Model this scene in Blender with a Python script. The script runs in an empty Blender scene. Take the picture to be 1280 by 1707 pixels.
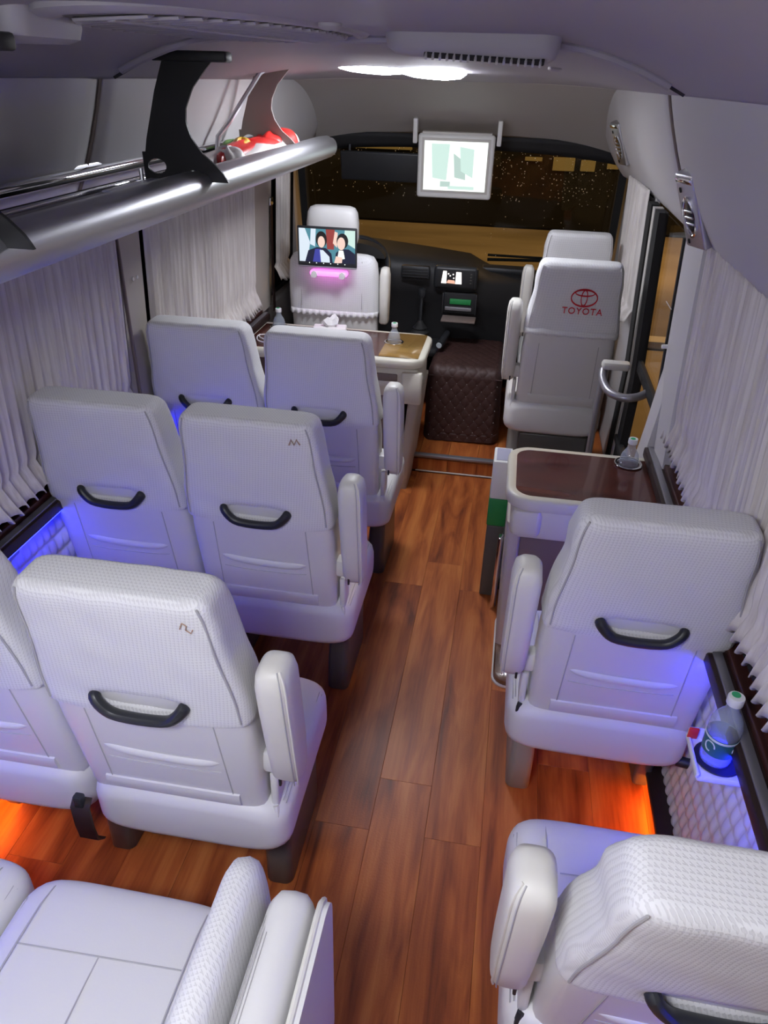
import bpy, math, random
from math import sin, cos, pi, radians as RAD
from mathutils import Vector, Matrix, Euler
random.seed(7)
S = bpy.context.scene
COL = S.collection

# ------------------------------------------------------------------ camera, world, exposure
cam = bpy.data.cameras.new('camera'); CAM = bpy.data.objects.new('camera', cam); COL.objects.link(CAM)
F_PX = 1217.0
cam.sensor_fit = 'VERTICAL'; cam.sensor_height = 36.0; cam.lens = F_PX / 1707.0 * 36.0
cam.clip_start = .02; cam.clip_end = 200
_yaw, _pitch, _roll = RAD(9.06), RAD(30.9), RAD(-1.7)
_f = Vector((-sin(_yaw)*cos(_pitch), cos(_yaw)*cos(_pitch), -sin(_pitch)))
_r0 = Vector((cos(_yaw), sin(_yaw), 0)); _d0 = _f.cross(_r0)
_r = _r0*cos(_roll) + _d0*sin(_roll); _d = _d0*cos(_roll) - _r0*sin(_roll)
_m = Matrix((( _r.x, -_d.x, -_f.x, .353), (_r.y, -_d.y, -_f.y, 0.0), (_r.z, -_d.z, -_f.z, 1.842), (0, 0, 0, 1)))
CAM.matrix_world = _m
S.camera = CAM
W = bpy.data.worlds.new('night'); S.world = W; W.use_nodes = True
W.node_tree.nodes['Background'].inputs[0].default_value = (.012, .014, .022, 1)
W.node_tree.nodes['Background'].inputs[1].default_value = .5
S.view_settings.view_transform = 'Standard'; S.view_settings.look = 'None'
S.view_settings.gamma = 1; S.view_settings.use_curve_mapping = False
S.view_settings.exposure = 0.0
S.cycles.max_bounces = 7; S.cycles.adaptive_threshold = .03; S.cycles.caustics_reflective = False; S.cycles.caustics_refractive = False
LAMP_E, BLUE_E, ORANGE_E = 58.0, 52.0, 60.0
# sodium street lamps over the road outside
def street_light(loc, power, size=1.0):
    l = bpy.data.lights.new('street_light', 'AREA'); l.energy = power; l.size = size; l.color = (1, .56, .19)
    o = bpy.data.objects.new('street_light', l); COL.objects.link(o); o.location = loc
street_light((-4, 12, 6.5), 420); street_light((8, 12, 6.5), 800)

# ------------------------------------------------------------------ materials
MATS = {}
def newmat(name):
    m = bpy.data.materials.new(name); m.use_nodes = True; MATS[name] = m
    nt = m.node_tree; b = nt.nodes['Principled BSDF']
    return m, nt, b
def plain(name, col, rough=.5, metal=0, spec=.5, emit=None, es=0, coat=0, alpha=1, trans=0, bump=None):
    m, nt, b = newmat(name)
    b.inputs['Base Color'].default_value = (*col, 1); b.inputs['Roughness'].default_value = rough
    b.inputs['Metallic'].default_value = metal; b.inputs['Specular IOR Level'].default_value = spec
    b.inputs['Coat Weight'].default_value = coat; b.inputs['Alpha'].default_value = alpha
    b.inputs['Transmission Weight'].default_value = trans
    if emit: b.inputs['Emission Color'].default_value = (*emit, 1); b.inputs['Emission Strength'].default_value = es
    if bump:
        sc, st, dist = bump
        tc = nt.nodes.new('ShaderNodeTexCoord'); n = nt.nodes.new('ShaderNodeTexNoise'); n.inputs['Scale'].default_value = sc; n.inputs['Detail'].default_value = 3
        bp = nt.nodes.new('ShaderNodeBump'); bp.inputs['Strength'].default_value = st; bp.inputs['Distance'].default_value = dist
        nt.links.new(tc.outputs['Object'], n.inputs['Vector']); nt.links.new(n.outputs['Fac'], bp.inputs['Height']); nt.links.new(bp.outputs['Normal'], b.inputs['Normal'])
    return m
plain('leather', (.74, .73, .72), .42, bump=(260, .12, .001))
plain('leather_warm', (.75, .73, .67), .42, bump=(260, .12, .001))
plain('seam', (.47, .46, .46), .7)
plain('black_plastic', (.022, .024, .028), .42)
plain('matte_black', (.012, .012, .014), .7)
plain('leg_plastic', (.30, .29, .26), .35, bump=(400, .2, .001))
plain('leg_dark', (.10, .095, .085), .35, bump=(400, .2, .001))  # darker copy of leg_plastic; shade on the left seat legs is in its colour
plain('beige_plastic', (.66, .63, .53), .38)
plain('beige_grey', (.50, .46, .40), .55, bump=(300, .15, .001))
plain('taupe_panel', (.20, .155, .14), .55)
plain('panel', (.56, .545, .55), .55, bump=(500, .12, .001))
plain('header', (.47, .445, .42), .65, bump=(400, .12, .001))
plain('ceiling', (.40, .38, .42), .62, bump=(700, .25, .001))
plain('ceiling_part', (.44, .42, .45), .5)
plain('dark_gap', (.03, .028, .03), .8)
plain('alu', (.64, .65, .68), .38, metal=1)
plain('chrome', (.80, .80, .82), .07, metal=1)
plain('grey_metal', (.33, .32, .35), .35, metal=.6)
plain('bracket_black', (.012, .012, .013), .5)
plain('bracket_taupe', (.30, .27, .25), .5)
plain('dark_brown', (.028, .014, .012), .45)
plain('white_plastic', (.80, .80, .78), .4)
plain('cream_paint', (.62, .60, .56), .5)
plain('dash', (.020, .020, .022), .55, bump=(500, .3, .001))
plain('rubber', (.015, .015, .016), .75)
plain('tissue', (.86, .84, .84), .85)
plain('cable', (.85, .85, .86), .4)
plain('red_bag', (.72, .035, .03), .35)
plain('bag_white', (.80, .76, .74), .4)
plain('bag_yellow', (.80, .50, .06), .4)
plain('green_leaf', (.10, .20, .05), .6)
plain('paper_blue', (.42, .42, .55), .3)
plain('red_thread', (.62, .015, .03), .7)
plain('grey_thread', (.46, .42, .44), .8)
plain('brown_thread', (.42, .28, .20), .8)
plain('green_box', (.02, .26, .07), .45)
plain('bottle_cap', (.82, .84, .84), .4)
plain('cap_green', (.03, .42, .16), .4)
plain('bottle_label', (.03, .14, .18), .35)
plain('label_white', (.72, .80, .85), .4)
plain('lamp_diffuser', (.9, .9, .9), .5, emit=(.90, .92, 1.0), es=LAMP_E)
plain('blue_led', (.02, .02, .05), .5, emit=(.008, .012, 1.0), es=BLUE_E)
plain('orange_led', (.05, .02, .0), .5, emit=(1.0, .22, .01), es=ORANGE_E)
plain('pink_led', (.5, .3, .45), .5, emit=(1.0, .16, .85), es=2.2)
plain('amber_window', (.1, .07, .02), .5, emit=(1.0, .58, .15), es=.16)
plain('night_wall', (.004, .004, .004), .9)
plain('glass_dark', (.01, .01, .012), .04, spec=.6)
def emis(name, col, st=1.0):
    m, nt, b = newmat(name); b.inputs['Base Color'].default_value = (.01, .01, .01, 1); b.inputs['Roughness'].default_value = .3
    b.inputs['Emission Color'].default_value = (*col, 1); b.inputs['Emission Strength'].default_value = st
emis('scr_white', (.93, 1.0, .93), 1.25); emis('scr_mint', (.66, .88, .80), 1.0); emis('scr_grey', (.55, .72, .66), .95)
emis('scr_teal', (.10, .33, .42), .8); emis('scr_pale', (.75, .85, .95), 1.0); emis('scr_skin', (.95, .68, .58), 1.0); emis('scr_suit', (.012, .016, .06), .6)
emis('scr_blue', (.06, .07, .45), .8); emis('scr_red', (.40, .06, .05), .8); emis('scr_hair', (.012, .01, .012), .5); emis('scr_black', (.02, .02, .03), .3)
emis('scr_radio', (1, .93, .88), 2.0); emis('scr_peach', (1, .55, .4), 1.0)

def clear_glass(name, tint=(1, 1, 1), ior=1.45, rough=0.0):
    m, nt, b = newmat(name)
    b.inputs['Base Color'].default_value = (*tint, 1); b.inputs['Roughness'].default_value = rough
    b.inputs['Transmission Weight'].default_value = 1; b.inputs['IOR'].default_value = ior
def window_glass(name, tint, refl=.45, haze=0):
    m, nt, b = newmat(name); nt.nodes.remove(b); out = nt.nodes['Material Output']
    t = nt.nodes.new('ShaderNodeBsdfTransparent'); t.inputs[0].default_value = (*tint, 1)
    g = nt.nodes.new('ShaderNodeBsdfGlossy'); g.inputs['Roughness'].default_value = .02
    lw = nt.nodes.new('ShaderNodeLayerWeight'); lw.inputs[0].default_value = .5
    pw_ = nt.nodes.new('ShaderNodeMath'); pw_.operation = 'POWER'; pw_.inputs[1].default_value = 4.0; nt.links.new(lw.outputs['Facing'], pw_.inputs[0])
    ma = nt.nodes.new('ShaderNodeMath'); ma.operation = 'MULTIPLY_ADD'; ma.inputs[1].default_value = refl; ma.inputs[2].default_value = .03; nt.links.new(pw_.outputs[0], ma.inputs[0])
    mx = nt.nodes.new('ShaderNodeMixShader')
    nt.links.new(ma.outputs[0], mx.inputs[0]); nt.links.new(t.outputs[0], mx.inputs[1]); nt.links.new(g.outputs[0], mx.inputs[2]); nt.links.new(mx.outputs[0], out.inputs[0])
    if haze:
        df = nt.nodes.new('ShaderNodeBsdfDiffuse'); df.inputs[0].default_value = (.74, .84, .95, 1); m2 = nt.nodes.new('ShaderNodeMixShader'); m2.inputs[0].default_value = haze
        nt.links.new(mx.outputs[0], m2.inputs[1]); nt.links.new(df.outputs[0], m2.inputs[2]); nt.links.new(m2.outputs[0], out.inputs[0])
window_glass('windshield_glass', (.80, .82, .80)); window_glass('bottle_plastic', (.95, .97, 1.0), .9, .26); window_glass('door_glass', (.97, .97, .95), .15)
def rain_mat():
    m, nt, b = newmat('raindrop'); nt.nodes.remove(b); out = nt.nodes['Material Output']
    t = nt.nodes.new('ShaderNodeBsdfTranslucent'); t.inputs[0].default_value = (.9, .9, .9, 1)
    g = nt.nodes.new('ShaderNodeBsdfGlossy'); g.inputs['Roughness'].default_value = .15
    mx = nt.nodes.new('ShaderNodeMixShader'); mx.inputs[0].default_value = .25
    nt.links.new(t.outputs[0], mx.inputs[1]); nt.links.new(g.outputs[0], mx.inputs[2]); nt.links.new(mx.outputs[0], out.inputs[0])
rain_mat()

def N(nt, t, **kw):
    n = nt.nodes.new(t)
    for k, v in kw.items():
        if k in n.inputs: n.inputs[k].default_value = v
        else: setattr(n, k, v)
    return n
def M(nt, op, a, b=None, c=None):
    n = nt.nodes.new('ShaderNodeMath'); n.operation = op
    for i, v in enumerate((a, b, c)):
        if v is None: continue
        if isinstance(v, (int, float)): n.inputs[i].default_value = v
        else: nt.links.new(v, n.inputs[i])
    return n.outputs[0]
def ramp(nt, fac, stops):
    r = nt.nodes.new('ShaderNodeValToRGB'); e = r.color_ramp.elements
    while len(e) < len(stops): e.new(.5)
    for x, (p, c) in zip(e, stops): x.position = p; x.color = (*c, 1)
    nt.links.new(fac, r.inputs[0]); return r.outputs[0]

def jacquard(name, c_hi, c_lo, period):
    """woven white cover: small tooth pattern of two thread tones, slightly raised"""
    m, nt, b = newmat(name); b.inputs['Roughness'].default_value = .85; b.inputs['Specular IOR Level'].default_value = .15
    tc = N(nt, 'ShaderNodeTexCoord'); sp = N(nt, 'ShaderNodeSeparateXYZ'); nt.links.new(tc.outputs['Object'], sp.inputs[0])
    x, y, z = sp.outputs
    u = M(nt, 'ADD', x, M(nt, 'MULTIPLY', y, .75)); v = M(nt, 'SUBTRACT', z, M(nt, 'MULTIPLY', y, .9))
    k = 2*pi/period
    nz = N(nt, 'ShaderNodeTexNoise', Scale=60.0); nt.links.new(tc.outputs['Object'], nz.inputs['Vector'])
    w = M(nt, 'MULTIPLY', M(nt, 'SUBTRACT', nz.outputs['Fac'], .5), .9)
    a = M(nt, 'SINE', M(nt, 'ADD', M(nt, 'MULTIPLY', M(nt, 'ADD', u, v), k), w)); c = M(nt, 'SINE', M(nt, 'MULTIPLY', M(nt, 'SUBTRACT', u, v), k))
    d = M(nt, 'SINE', M(nt, 'MULTIPLY', u, k*4)); e = M(nt, 'SINE', M(nt, 'MULTIPLY', v, k*4))
    t = M(nt, 'ADD', M(nt, 'MULTIPLY', a, c), M(nt, 'MULTIPLY', M(nt, 'ADD', d, e), .28))
    big = N(nt, 'ShaderNodeTexNoise', Scale=9.0); nt.links.new(tc.outputs['Object'], big.inputs['Vector'])
    t2 = M(nt, 'ADD', t, M(nt, 'MULTIPLY', M(nt, 'SUBTRACT', big.outputs['Fac'], .5), .8))
    f = nt.nodes.new('ShaderNodeMapRange'); f.interpolation_type = 'SMOOTHSTEP'
    f.inputs[1].default_value = .15; f.inputs[2].default_value = .6; nt.links.new(t2, f.inputs[0])
    col = ramp(nt, f.outputs[0], [(0, c_hi), (1, c_lo)]); nt.links.new(col, b.inputs['Base Color'])
    h = M(nt, 'ADD', M(nt, 'MULTIPLY', f.outputs[0], -1.0), M(nt, 'MULTIPLY', nz.outputs['Fac'], 1.2))
    bp = N(nt, 'ShaderNodeBump', Strength=.40, Distance=.0012); nt.links.new(h, bp.inputs['Height']); nt.links.new(bp.outputs[0], b.inputs['Normal'])
jacquard('cover', (.78, .775, .775), (.67, .66, .665), .0155)
jacquard('cover_front', (.80, .80, .81), (.735, .735, .75), .024)

def curtain_mat():
    m, nt, b = newmat('curtain'); b.inputs['Roughness'].default_value = .9; b.inputs['Specular IOR Level'].default_value = .1
    tc = N(nt, 'ShaderNodeTexCoord'); mp = N(nt, 'ShaderNodeMapping'); mp.inputs['Scale'].default_value = (60, 110, 3.5)
    nt.links.new(tc.outputs['Object'], mp.inputs[0]); n = N(nt, 'ShaderNodeTexNoise', Scale=1.0, Detail=4.0); nt.links.new(mp.outputs[0], n.inputs['Vector'])
    nt.links.new(ramp(nt, n.outputs['Fac'], [(.3, (.60, .55, .52)), (.65, (.78, .74, .71))]), b.inputs['Base Color'])
    bp = N(nt, 'ShaderNodeBump', Strength=.4, Distance=.002); nt.links.new(n.outputs['Fac'], bp.inputs['Height']); nt.links.new(bp.outputs[0], b.inputs['Normal'])
curtain_mat()

def wood_floor():
    m, nt, b = newmat('floor_wood'); b.inputs['Roughness'].default_value = .40; b.inputs['Specular IOR Level'].default_value = .38
    tc = N(nt, 'ShaderNodeTexCoord'); oi = N(nt, 'ShaderNodeObjectInfo')
    off = N(nt, 'ShaderNodeCombineXYZ'); nt.links.new(M(nt, 'MULTIPLY', oi.outputs['Random'], 37.0), off.inputs[0]); nt.links.new(M(nt, 'MULTIPLY', oi.outputs['Random'], 91.0), off.inputs[1])
    va = N(nt, 'ShaderNodeVectorMath'); va.operation = 'ADD'; nt.links.new(tc.outputs['Object'], va.inputs[0]); nt.links.new(off.outputs[0], va.inputs[1])
    mp = N(nt, 'ShaderNodeMapping'); mp.inputs['Scale'].default_value = (9, 1.3, 1); nt.links.new(va.outputs[0], mp.inputs[0])
    n1 = N(nt, 'ShaderNodeTexNoise', Scale=1.6, Detail=5.0, Distortion=1.1); nt.links.new(mp.outputs[0], n1.inputs['Vector'])
    mp2 = N(nt, 'ShaderNodeMapping'); mp2.inputs['Scale'].default_value = (120, 5, 1); nt.links.new(va.outputs[0], mp2.inputs[0])
    n2 = N(nt, 'ShaderNodeTexNoise', Scale=1.0, Detail=3.0); nt.links.new(mp2.outputs[0], n2.inputs['Vector'])
    # strips of tone inside one plank
    sx = N(nt, 'ShaderNodeSeparateXYZ'); nt.links.new(va.outputs[0], sx.inputs[0])
    wv = M(nt, 'MULTIPLY', M(nt, 'SINE', M(nt, 'MULTIPLY', sx.outputs[0], 70.0)), .07)
    f = M(nt, 'ADD', M(nt, 'ADD', M(nt, 'MULTIPLY', n1.outputs['Fac'], .9), M(nt, 'MULTIPLY', n2.outputs['Fac'], .28)), wv)
    f = M(nt, 'ADD', f, M(nt, 'MULTIPLY', M(nt, 'SUBTRACT', oi.outputs['Random'], .5), .16))
    nt.links.new(ramp(nt, f, [(.26, (.12, .026, .009)), (.45, (.29, .070, .018)), (.62, (.43, .118, .028)), (.82, (.56, .19, .048))]), b.inputs['Base Color'])
    n3 = N(nt, 'ShaderNodeTexNoise', Scale=180.0, Detail=2.0); nt.links.new(tc.outputs['Object'], n3.inputs['Vector'])
    bp = N(nt, 'ShaderNodeBump', Strength=.3, Distance=.0012); nt.links.new(n3.outputs['Fac'], bp.inputs['Height']); nt.links.new(bp.outputs[0], b.inputs['Normal'])
wood_floor()
def veneer(name, stops, rough, scale, coat=.4):
    m, nt, b = newmat(name); b.inputs['Roughness'].default_value = rough; b.inputs['Coat Weight'].default_value = coat; b.inputs['Coat Roughness'].default_value = .06
    tc = N(nt, 'ShaderNodeTexCoord'); mp = N(nt, 'ShaderNodeMapping'); mp.inputs['Scale'].default_value = scale; nt.links.new(tc.outputs['Object'], mp.inputs[0])
    n1 = N(nt, 'ShaderNodeTexNoise', Scale=1.0, Detail=5.0, Distortion=.8); nt.links.new(mp.outputs[0], n1.inputs['Vector'])
    nt.links.new(ramp(nt, n1.outputs['Fac'], stops), b.inputs['Base Color'])
veneer('veneer', [(.3, (.035, .010, .008)), (.6, (.10, .028, .02)), (.8, (.15, .05, .035))], .2, (3, 9, 3))
veneer('sill_wood', [(.3, (.03, .010, .008)), (.7, (.10, .03, .024))], .4, (40, 3, 3))
veneer('plinth_wood', [(.3, (.07, .032, .018)), (.5, (.17, .09, .05)), (.75, (.26, .16, .10))], .3, (14, 6, 4))
veneer('quilt_brown', [(.3, (.040, .016, .014)), (.7, (.058, .025, .021))], .6, (20, 20, 20), 0)
veneer('lit_veneer', [(.3, (.24, .13, .035)), (.7, (.42, .26, .08))], .2, (3, 9, 3))  # brighter copy of veneer, the light on it put into the colour
def road():
    m, nt, b = newmat('road'); b.inputs['Roughness'].default_value = .7
    tc = N(nt, 'ShaderNodeTexCoord'); mp = N(nt, 'ShaderNodeMapping'); mp.inputs['Scale'].default_value = (.18, .5, 1); nt.links.new(tc.outputs['Object'], mp.inputs[0])
    n1 = N(nt, 'ShaderNodeTexNoise', Scale=1.0, Detail=4.0); nt.links.new(mp.outputs[0], n1.inputs['Vector'])
    nt.links.new(ramp(nt, n1.outputs['Fac'], [(.35, (.16, .13, .09)), (.65, (.42, .36, .26))]), b.inputs['Base Color'])
road()

# ------------------------------------------------------------------ mesh helpers
class MB:
    def __init__(s): s.v = []; s.f = []
    def add(s, vs, fs):
        o = len(s.v); s.v += [tuple(p) for p in vs]; s.f += [tuple(i+o for i in f) for f in fs]; return s
    def loft(s, rings, cap0=True, cap1=True, closed=True):
        n = len(rings[0]); vs = [p for r in rings for p in r]; fs = []
        for j in range(len(rings)-1):
            for i in range(n if closed else n-1):
                k = (i+1) % n; fs.append((j*n+i, j*n+k, (j+1)*n+k, (j+1)*n+i))
        if cap0: fs.append(tuple(range(n-1, -1, -1)))
        if cap1: fs.append(tuple((len(rings)-1)*n+i for i in range(n)))
        return s.add(vs, fs)
    def grid(s, fn, nu, nv):
        vs = [fn(i/nu, j/nv) for j in range(nv+1) for i in range(nu+1)]
        return s.add(vs, [(j*(nu+1)+i, j*(nu+1)+i+1, (j+1)*(nu+1)+i+1, (j+1)*(nu+1)+i) for j in range(nv) for i in range(nu)])
    def tube(s, pts, r, n=8, ry=None, cap=True):
        pts = [Vector(p) for p in pts]; rings = []; up = None
        for i, p in enumerate(pts):
            t = (pts[min(i+1, len(pts)-1)] - pts[max(i-1, 0)]).normalized()
            if up is None: up = Vector((0, 0, 1)) if abs(t.z) < .8 else Vector((0, 1, 0))
            a = t.cross(up).normalized(); b = a.cross(t).normalized(); up = b
            rr = r[i] if isinstance(r, (list, tuple)) else r
            r2 = rr if ry is None else ry
            rings.append([p + a*rr*cos(2*pi*k/n) + b*r2*sin(2*pi*k/n) for k in range(n)])
        return s.loft(rings, cap, cap)
    def box(s, c, d, r=.004, seg=2, M4=None):
        """rounded box centred at c with size d"""
        rings = []; hx, hy, hz = d[0]/2, d[1]/2, d[2]/2; r = min(r, hx*.98, hy*.98, hz*.98)
        lv = [(-hz + r - r*cos(pi/2*k/seg), r - r*sin(pi/2*k/seg)) for k in range(seg+1)]
        lv += [(-a, b) for a, b in lv[::-1]]
        for z, ins in lv:
            rings.append([(x, y, z) for x, y in rrect(hx-ins, hy-ins, max(r-ins, .0004), seg+1)])
        rings = [[Vector(p) for p in rg] for rg in rings]
        if M4: rings = [[M4 @ p for p in rg] for rg in rings]
        return s.loft([[p + Vector(c) for p in rg] for rg in rings])
    def lathe(s, prof, c=(0, 0, 0), n=20, cap=True):
        return s.loft([[(c[0]+r*cos(2*pi*k/n), c[1]+r*sin(2*pi*k/n), c[2]+z) for k in range(n)] for r, z in prof], cap, cap)
    def prism(s, poly, M4, h):
        """polygon (2D) extruded by h along local z, placed by M4"""
        n = len(poly)
        a = [M4 @ Vector((x, y, -h/2)) for x, y in poly]; b = [M4 @ Vector((x, y, h/2)) for x, y in poly]
        return s.loft([a, b])
    def build(s, name, mat, parent=None, smooth=True, loc=None, angle=40, solid=None, sub=0):
        me = bpy.data.meshes.new(name); me.from_pydata(s.v, [], s.f); me.update()
        me.materials.append(MATS[mat])
        if smooth:
            me.polygons.foreach_set('use_smooth', [True]*len(me.polygons))
            me.set_sharp_from_angle(angle=RAD(angle))
        o = bpy.data.objects.new(name, me); COL.objects.link(o)
        if parent: o.parent = parent
        if loc: o.location = loc
        if solid:
            md = o.modifiers.new('thickness', 'SOLIDIFY'); md.thickness = solid; md.offset = 0
        if sub: md = o.modifiers.new('smooth', 'SUBSURF'); md.levels = md.render_levels = sub
        return o
def rrect(hx, hy, r, seg=3):
    pts = []
    for cx, cy, a0 in ((hx-r, hy-r, 0), (-hx+r, hy-r, pi/2), (-hx+r, -hy+r, pi), (hx-r, -hy+r, 3*pi/2)):
        for k in range(seg+1):
            a = a0 + pi/2*k/seg; pts.append((cx+r*cos(a), cy+r*sin(a)))
    return pts
def squircle(hx, hy, e, n):
    """closed superellipse resampled to n points of equal spacing; starts at +x, counter-clockwise"""
    raw = []
    for k in range(721):
        a = 2*pi*k/720; c, q = cos(a), sin(a)
        raw.append((math.copysign(abs(c)**(2/e), c)*hx, math.copysign(abs(q)**(2/e), q)*hy))
    L = [0]
    for a, b in zip(raw, raw[1:]): L.append(L[-1] + math.hypot(b[0]-a[0], b[1]-a[1]))
    out = []; j = 0
    for k in range(n):
        t = L[-1]*k/n
        while L[j+1] < t: j += 1
        w = (t-L[j])/max(L[j+1]-L[j], 1e-9); out.append((raw[j][0]+(raw[j+1][0]-raw[j][0])*w, raw[j][1]+(raw[j+1][1]-raw[j][1])*w))
    return out
def lerp(tab, t):
    if t <= tab[0][0]: return tab[0][1]
    for (a, va), (b, vb) in zip(tab, tab[1:]):
        if t <= b:
            w = (t-a)/(b-a); w = w*w*(3-2*w) if len(tab) > 2 else w; return va+(vb-va)*w
    return tab[-1][1]
def tag(o, label=None, cat=None, group=None, kind=None):
    if label: o['label'] = label
    if cat: o['category'] = cat
    if group: o['group'] = group
    if kind: o['kind'] = kind
    return o
def struct(o): o['kind'] = 'structure'; return o
def empty(name, loc=(0, 0, 0), rz=0, label=None, cat=None, group=None):
    o = bpy.data.objects.new(name, None); COL.objects.link(o); o.location = loc; o.rotation_euler = (0, 0, rz); o.empty_display_size = .1
    return tag(o, label, cat, group)
def dup(root, loc, rz=0, label=None, group=None):
    r = root.copy(); COL.objects.link(r); r.location = loc; r.rotation_euler = (0, 0, rz)
    if label: r['label'] = label
    if group: r['group'] = group
    for ch in list(root.children):
        c = ch.copy(); COL.objects.link(c); c.parent = r
        for g in ch.children:
            d = g.copy(); COL.objects.link(d); d.parent = c
    return r
def text_mesh(txt, size, name, mat, parent, M4, extrude=.0006, spacing=1.0):
    cu = bpy.data.curves.new(name, 'FONT'); cu.body = txt; cu.size = size; cu.align_x = 'CENTER'; cu.align_y = 'CENTER'; cu.extrude = extrude; cu.space_character = spacing
    cu.resolution_u = 3
    t = bpy.data.objects.new(name, cu); COL.objects.link(t)
    dg = bpy.context.evaluated_depsgraph_get(); me = bpy.data.meshes.new_from_object(t.evaluated_get(dg))
    bpy.data.objects.remove(t)
    me.transform(M4); me.materials.clear(); me.materials.append(MATS[mat])
    o = bpy.data.objects.new(name, me); COL.objects.link(o); o.parent = parent
    return o

# ------------------------------------------------------------------ the shell of the bus
SILL_Z, WALL_X = .74, .965
def xwall(z):           # inner face of the side wall (leans in above the sill)
    return WALL_X if z < SILL_Z else WALL_X - (z-SILL_Z)*.05
Y0, Y1 = -1.1, 4.75
# floor slab and planks
floor = struct(MB().box((0, 1.3, -.03), (1.98, 4.7, .05), .002, 1).build('floor', 'dark_brown'))
PW, PL = .158, 1.18
pm = MB().box((0, 0, 0), (PW-.0005, PL-.0006, .012), .0006, 1).build('plank', 'floor_wood', floor, smooth=False)
first = True; k = 0
xs = .13 - PW/2 - PW*6
for i in range(14):
    cx = xs + PW*i
    if abs(cx) > 1.03: continue
    yy = -1.0 + (0.12 + .47*((i*5) % 7)/7*2.2) % PL - PL*.5
    if abs(cx-(.13-PW/2)) < .01: yy = 1.298 - PL*1.5
    if abs(cx-(.13+PW*1.5)) < .01: yy = 1.303 - PL*1.5
    while yy - PL/2 < 3.50:
        a, b = max(yy-PL/2, -1.0), min(yy+PL/2, 3.505)
        if b - a > .03:
            o = pm if first else pm.copy()
            if not first: COL.objects.link(o)
            first = False; o.parent = floor
            wx0, wx1 = max(cx-PW/2, -.968), min(cx+PW/2, .968)
            o.location = ((wx0+wx1)/2, (a+b)/2, -.006+random.uniform(-.0004, .0004)); o.scale = ((wx1-wx0)/PW, (b-a)/PL, 1)
        yy += PL
# raised front floor with a wooden riser and a grey nosing
stp = struct(MB().box((0, 4.15, .0385), (1.93, 1.26, .077), .003, 1).build('step_platform', 'floor_wood', smooth=False))
for i, cx in enumerate((-.029+PW/2-PW, -.029+PW/2, .129+PW/2, .287+.05)):
    w = .10 if i == 3 else PW
    o = pm.copy(); COL.objects.link(o); o.parent = stp; o.location = (cx, 3.94, .0825); o.scale = ((w-.001)/PW, .8/PL, .8)
    MB().box((cx, 3.512, .042), (w-.0015, .006, .07), .001, 1).build('riser_board', 'floor_wood', stp, smooth=False)
MB().box((.17, 3.520, .094), (.46, .035, .016), .004).build('step_nosing', 'grey_metal', stp)
MB().box((.17, 3.503, .008), (.42, .008, .006), .001, 1).build('riser_seal', 'cream_paint', stp)
o = MB().box((.405, 3.50, .06), (.03, .05, .13), .006).build('nosing_end', 'grey_metal', stp)

# side walls: lower wall with quilted upholstery, dark glass band, pillars
def side_wall(sx, name):
    prof = [(.0, 1.02), (.0, .97), (.70, .97), (.72, .975), (1.46, .94), (1.46, 1.02)]
    m = MB(); rings = []
    for y in (Y0, Y1):
        rings.append([(sx*x, y, z) for z, x in prof])
    w = struct(m.loft(rings).build(name, 'panel', smooth=False))
    return w
wl = side_wall(-1, 'wall_left'); 
# right wall is cut by the door opening
def wall_piece(y0, y1, name, z0=0.0, z1=1.46):
    prof = [(z0, 1.02), (z0, .97), (.70, .97), (.72, .975), (z1, .94), (z1, 1.02)]
    return MB().loft([[(x, y, z) for z, x in prof] for y in (y0, y1)]).build(name, 'panel', smooth=False)
wr = struct(wall_piece(Y0, 2.50, 'wall_right'))
o = MB().loft([[(x, y, z) for z, x in [(.0, .985), (.0, .97), (.70, .955), (.72, .945), (1.46, .915), (1.46, .93), (.72, .96)]] for y in (3.42, Y1)]).build('wall_section', 'panel', wr, smooth=False)
struct(MB().box((0, 4.80, .40), (2.0, .06, .82), .005, 1).build('bulkhead', 'dash', smooth=False))
struct(MB().box((0, Y0-.03, .95), (2.0, .06, 2.0), .005, 1).build('wall_back', 'panel', smooth=False))

def quilt(sx, y0, y1, z0, z1, parent):
    cw, ch = .034, .062
    def fn(u, v):
        y = y0+(y1-y0)*u; z = z0+(z1-z0)*v
        row = (z-z0)/ch; t = row % 1.0; r = int(row)
        yy = (y + (.5*cw if r % 2 else 0)) / cw
        p = abs(sin(pi*yy))**.5 * min(1, t/.16) ** .7 * min(1, (1-t)/.5)**.6
        return (sx*(.967 - .003 - .012*p), y, z)
    m = MB().grid(fn, int((y1-y0)/.0058), int((z1-z0)/.0078))
    return m.build('quilted_panel', 'leather', parent, angle=180)
quilt(1, .1, 2.02, .085, .69, wr); quilt(-1, .3, 3.2, .085, .69, wl)
for sx, par in ((1, wr), (-1, wl)):
    y1 = 2.45 if sx > 0 else 3.5
    MB().box((sx*.94, (y1-.6)/2, .088), (.062, y1+.6, .016), .004).build('wall_trim_rail', 'dark_brown', par)
    MB().box((sx*.958, (y1-.6)/2, .018), (.02, y1+.6, .03), .003).build('floor_rail', 'sill_wood', par)
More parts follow.
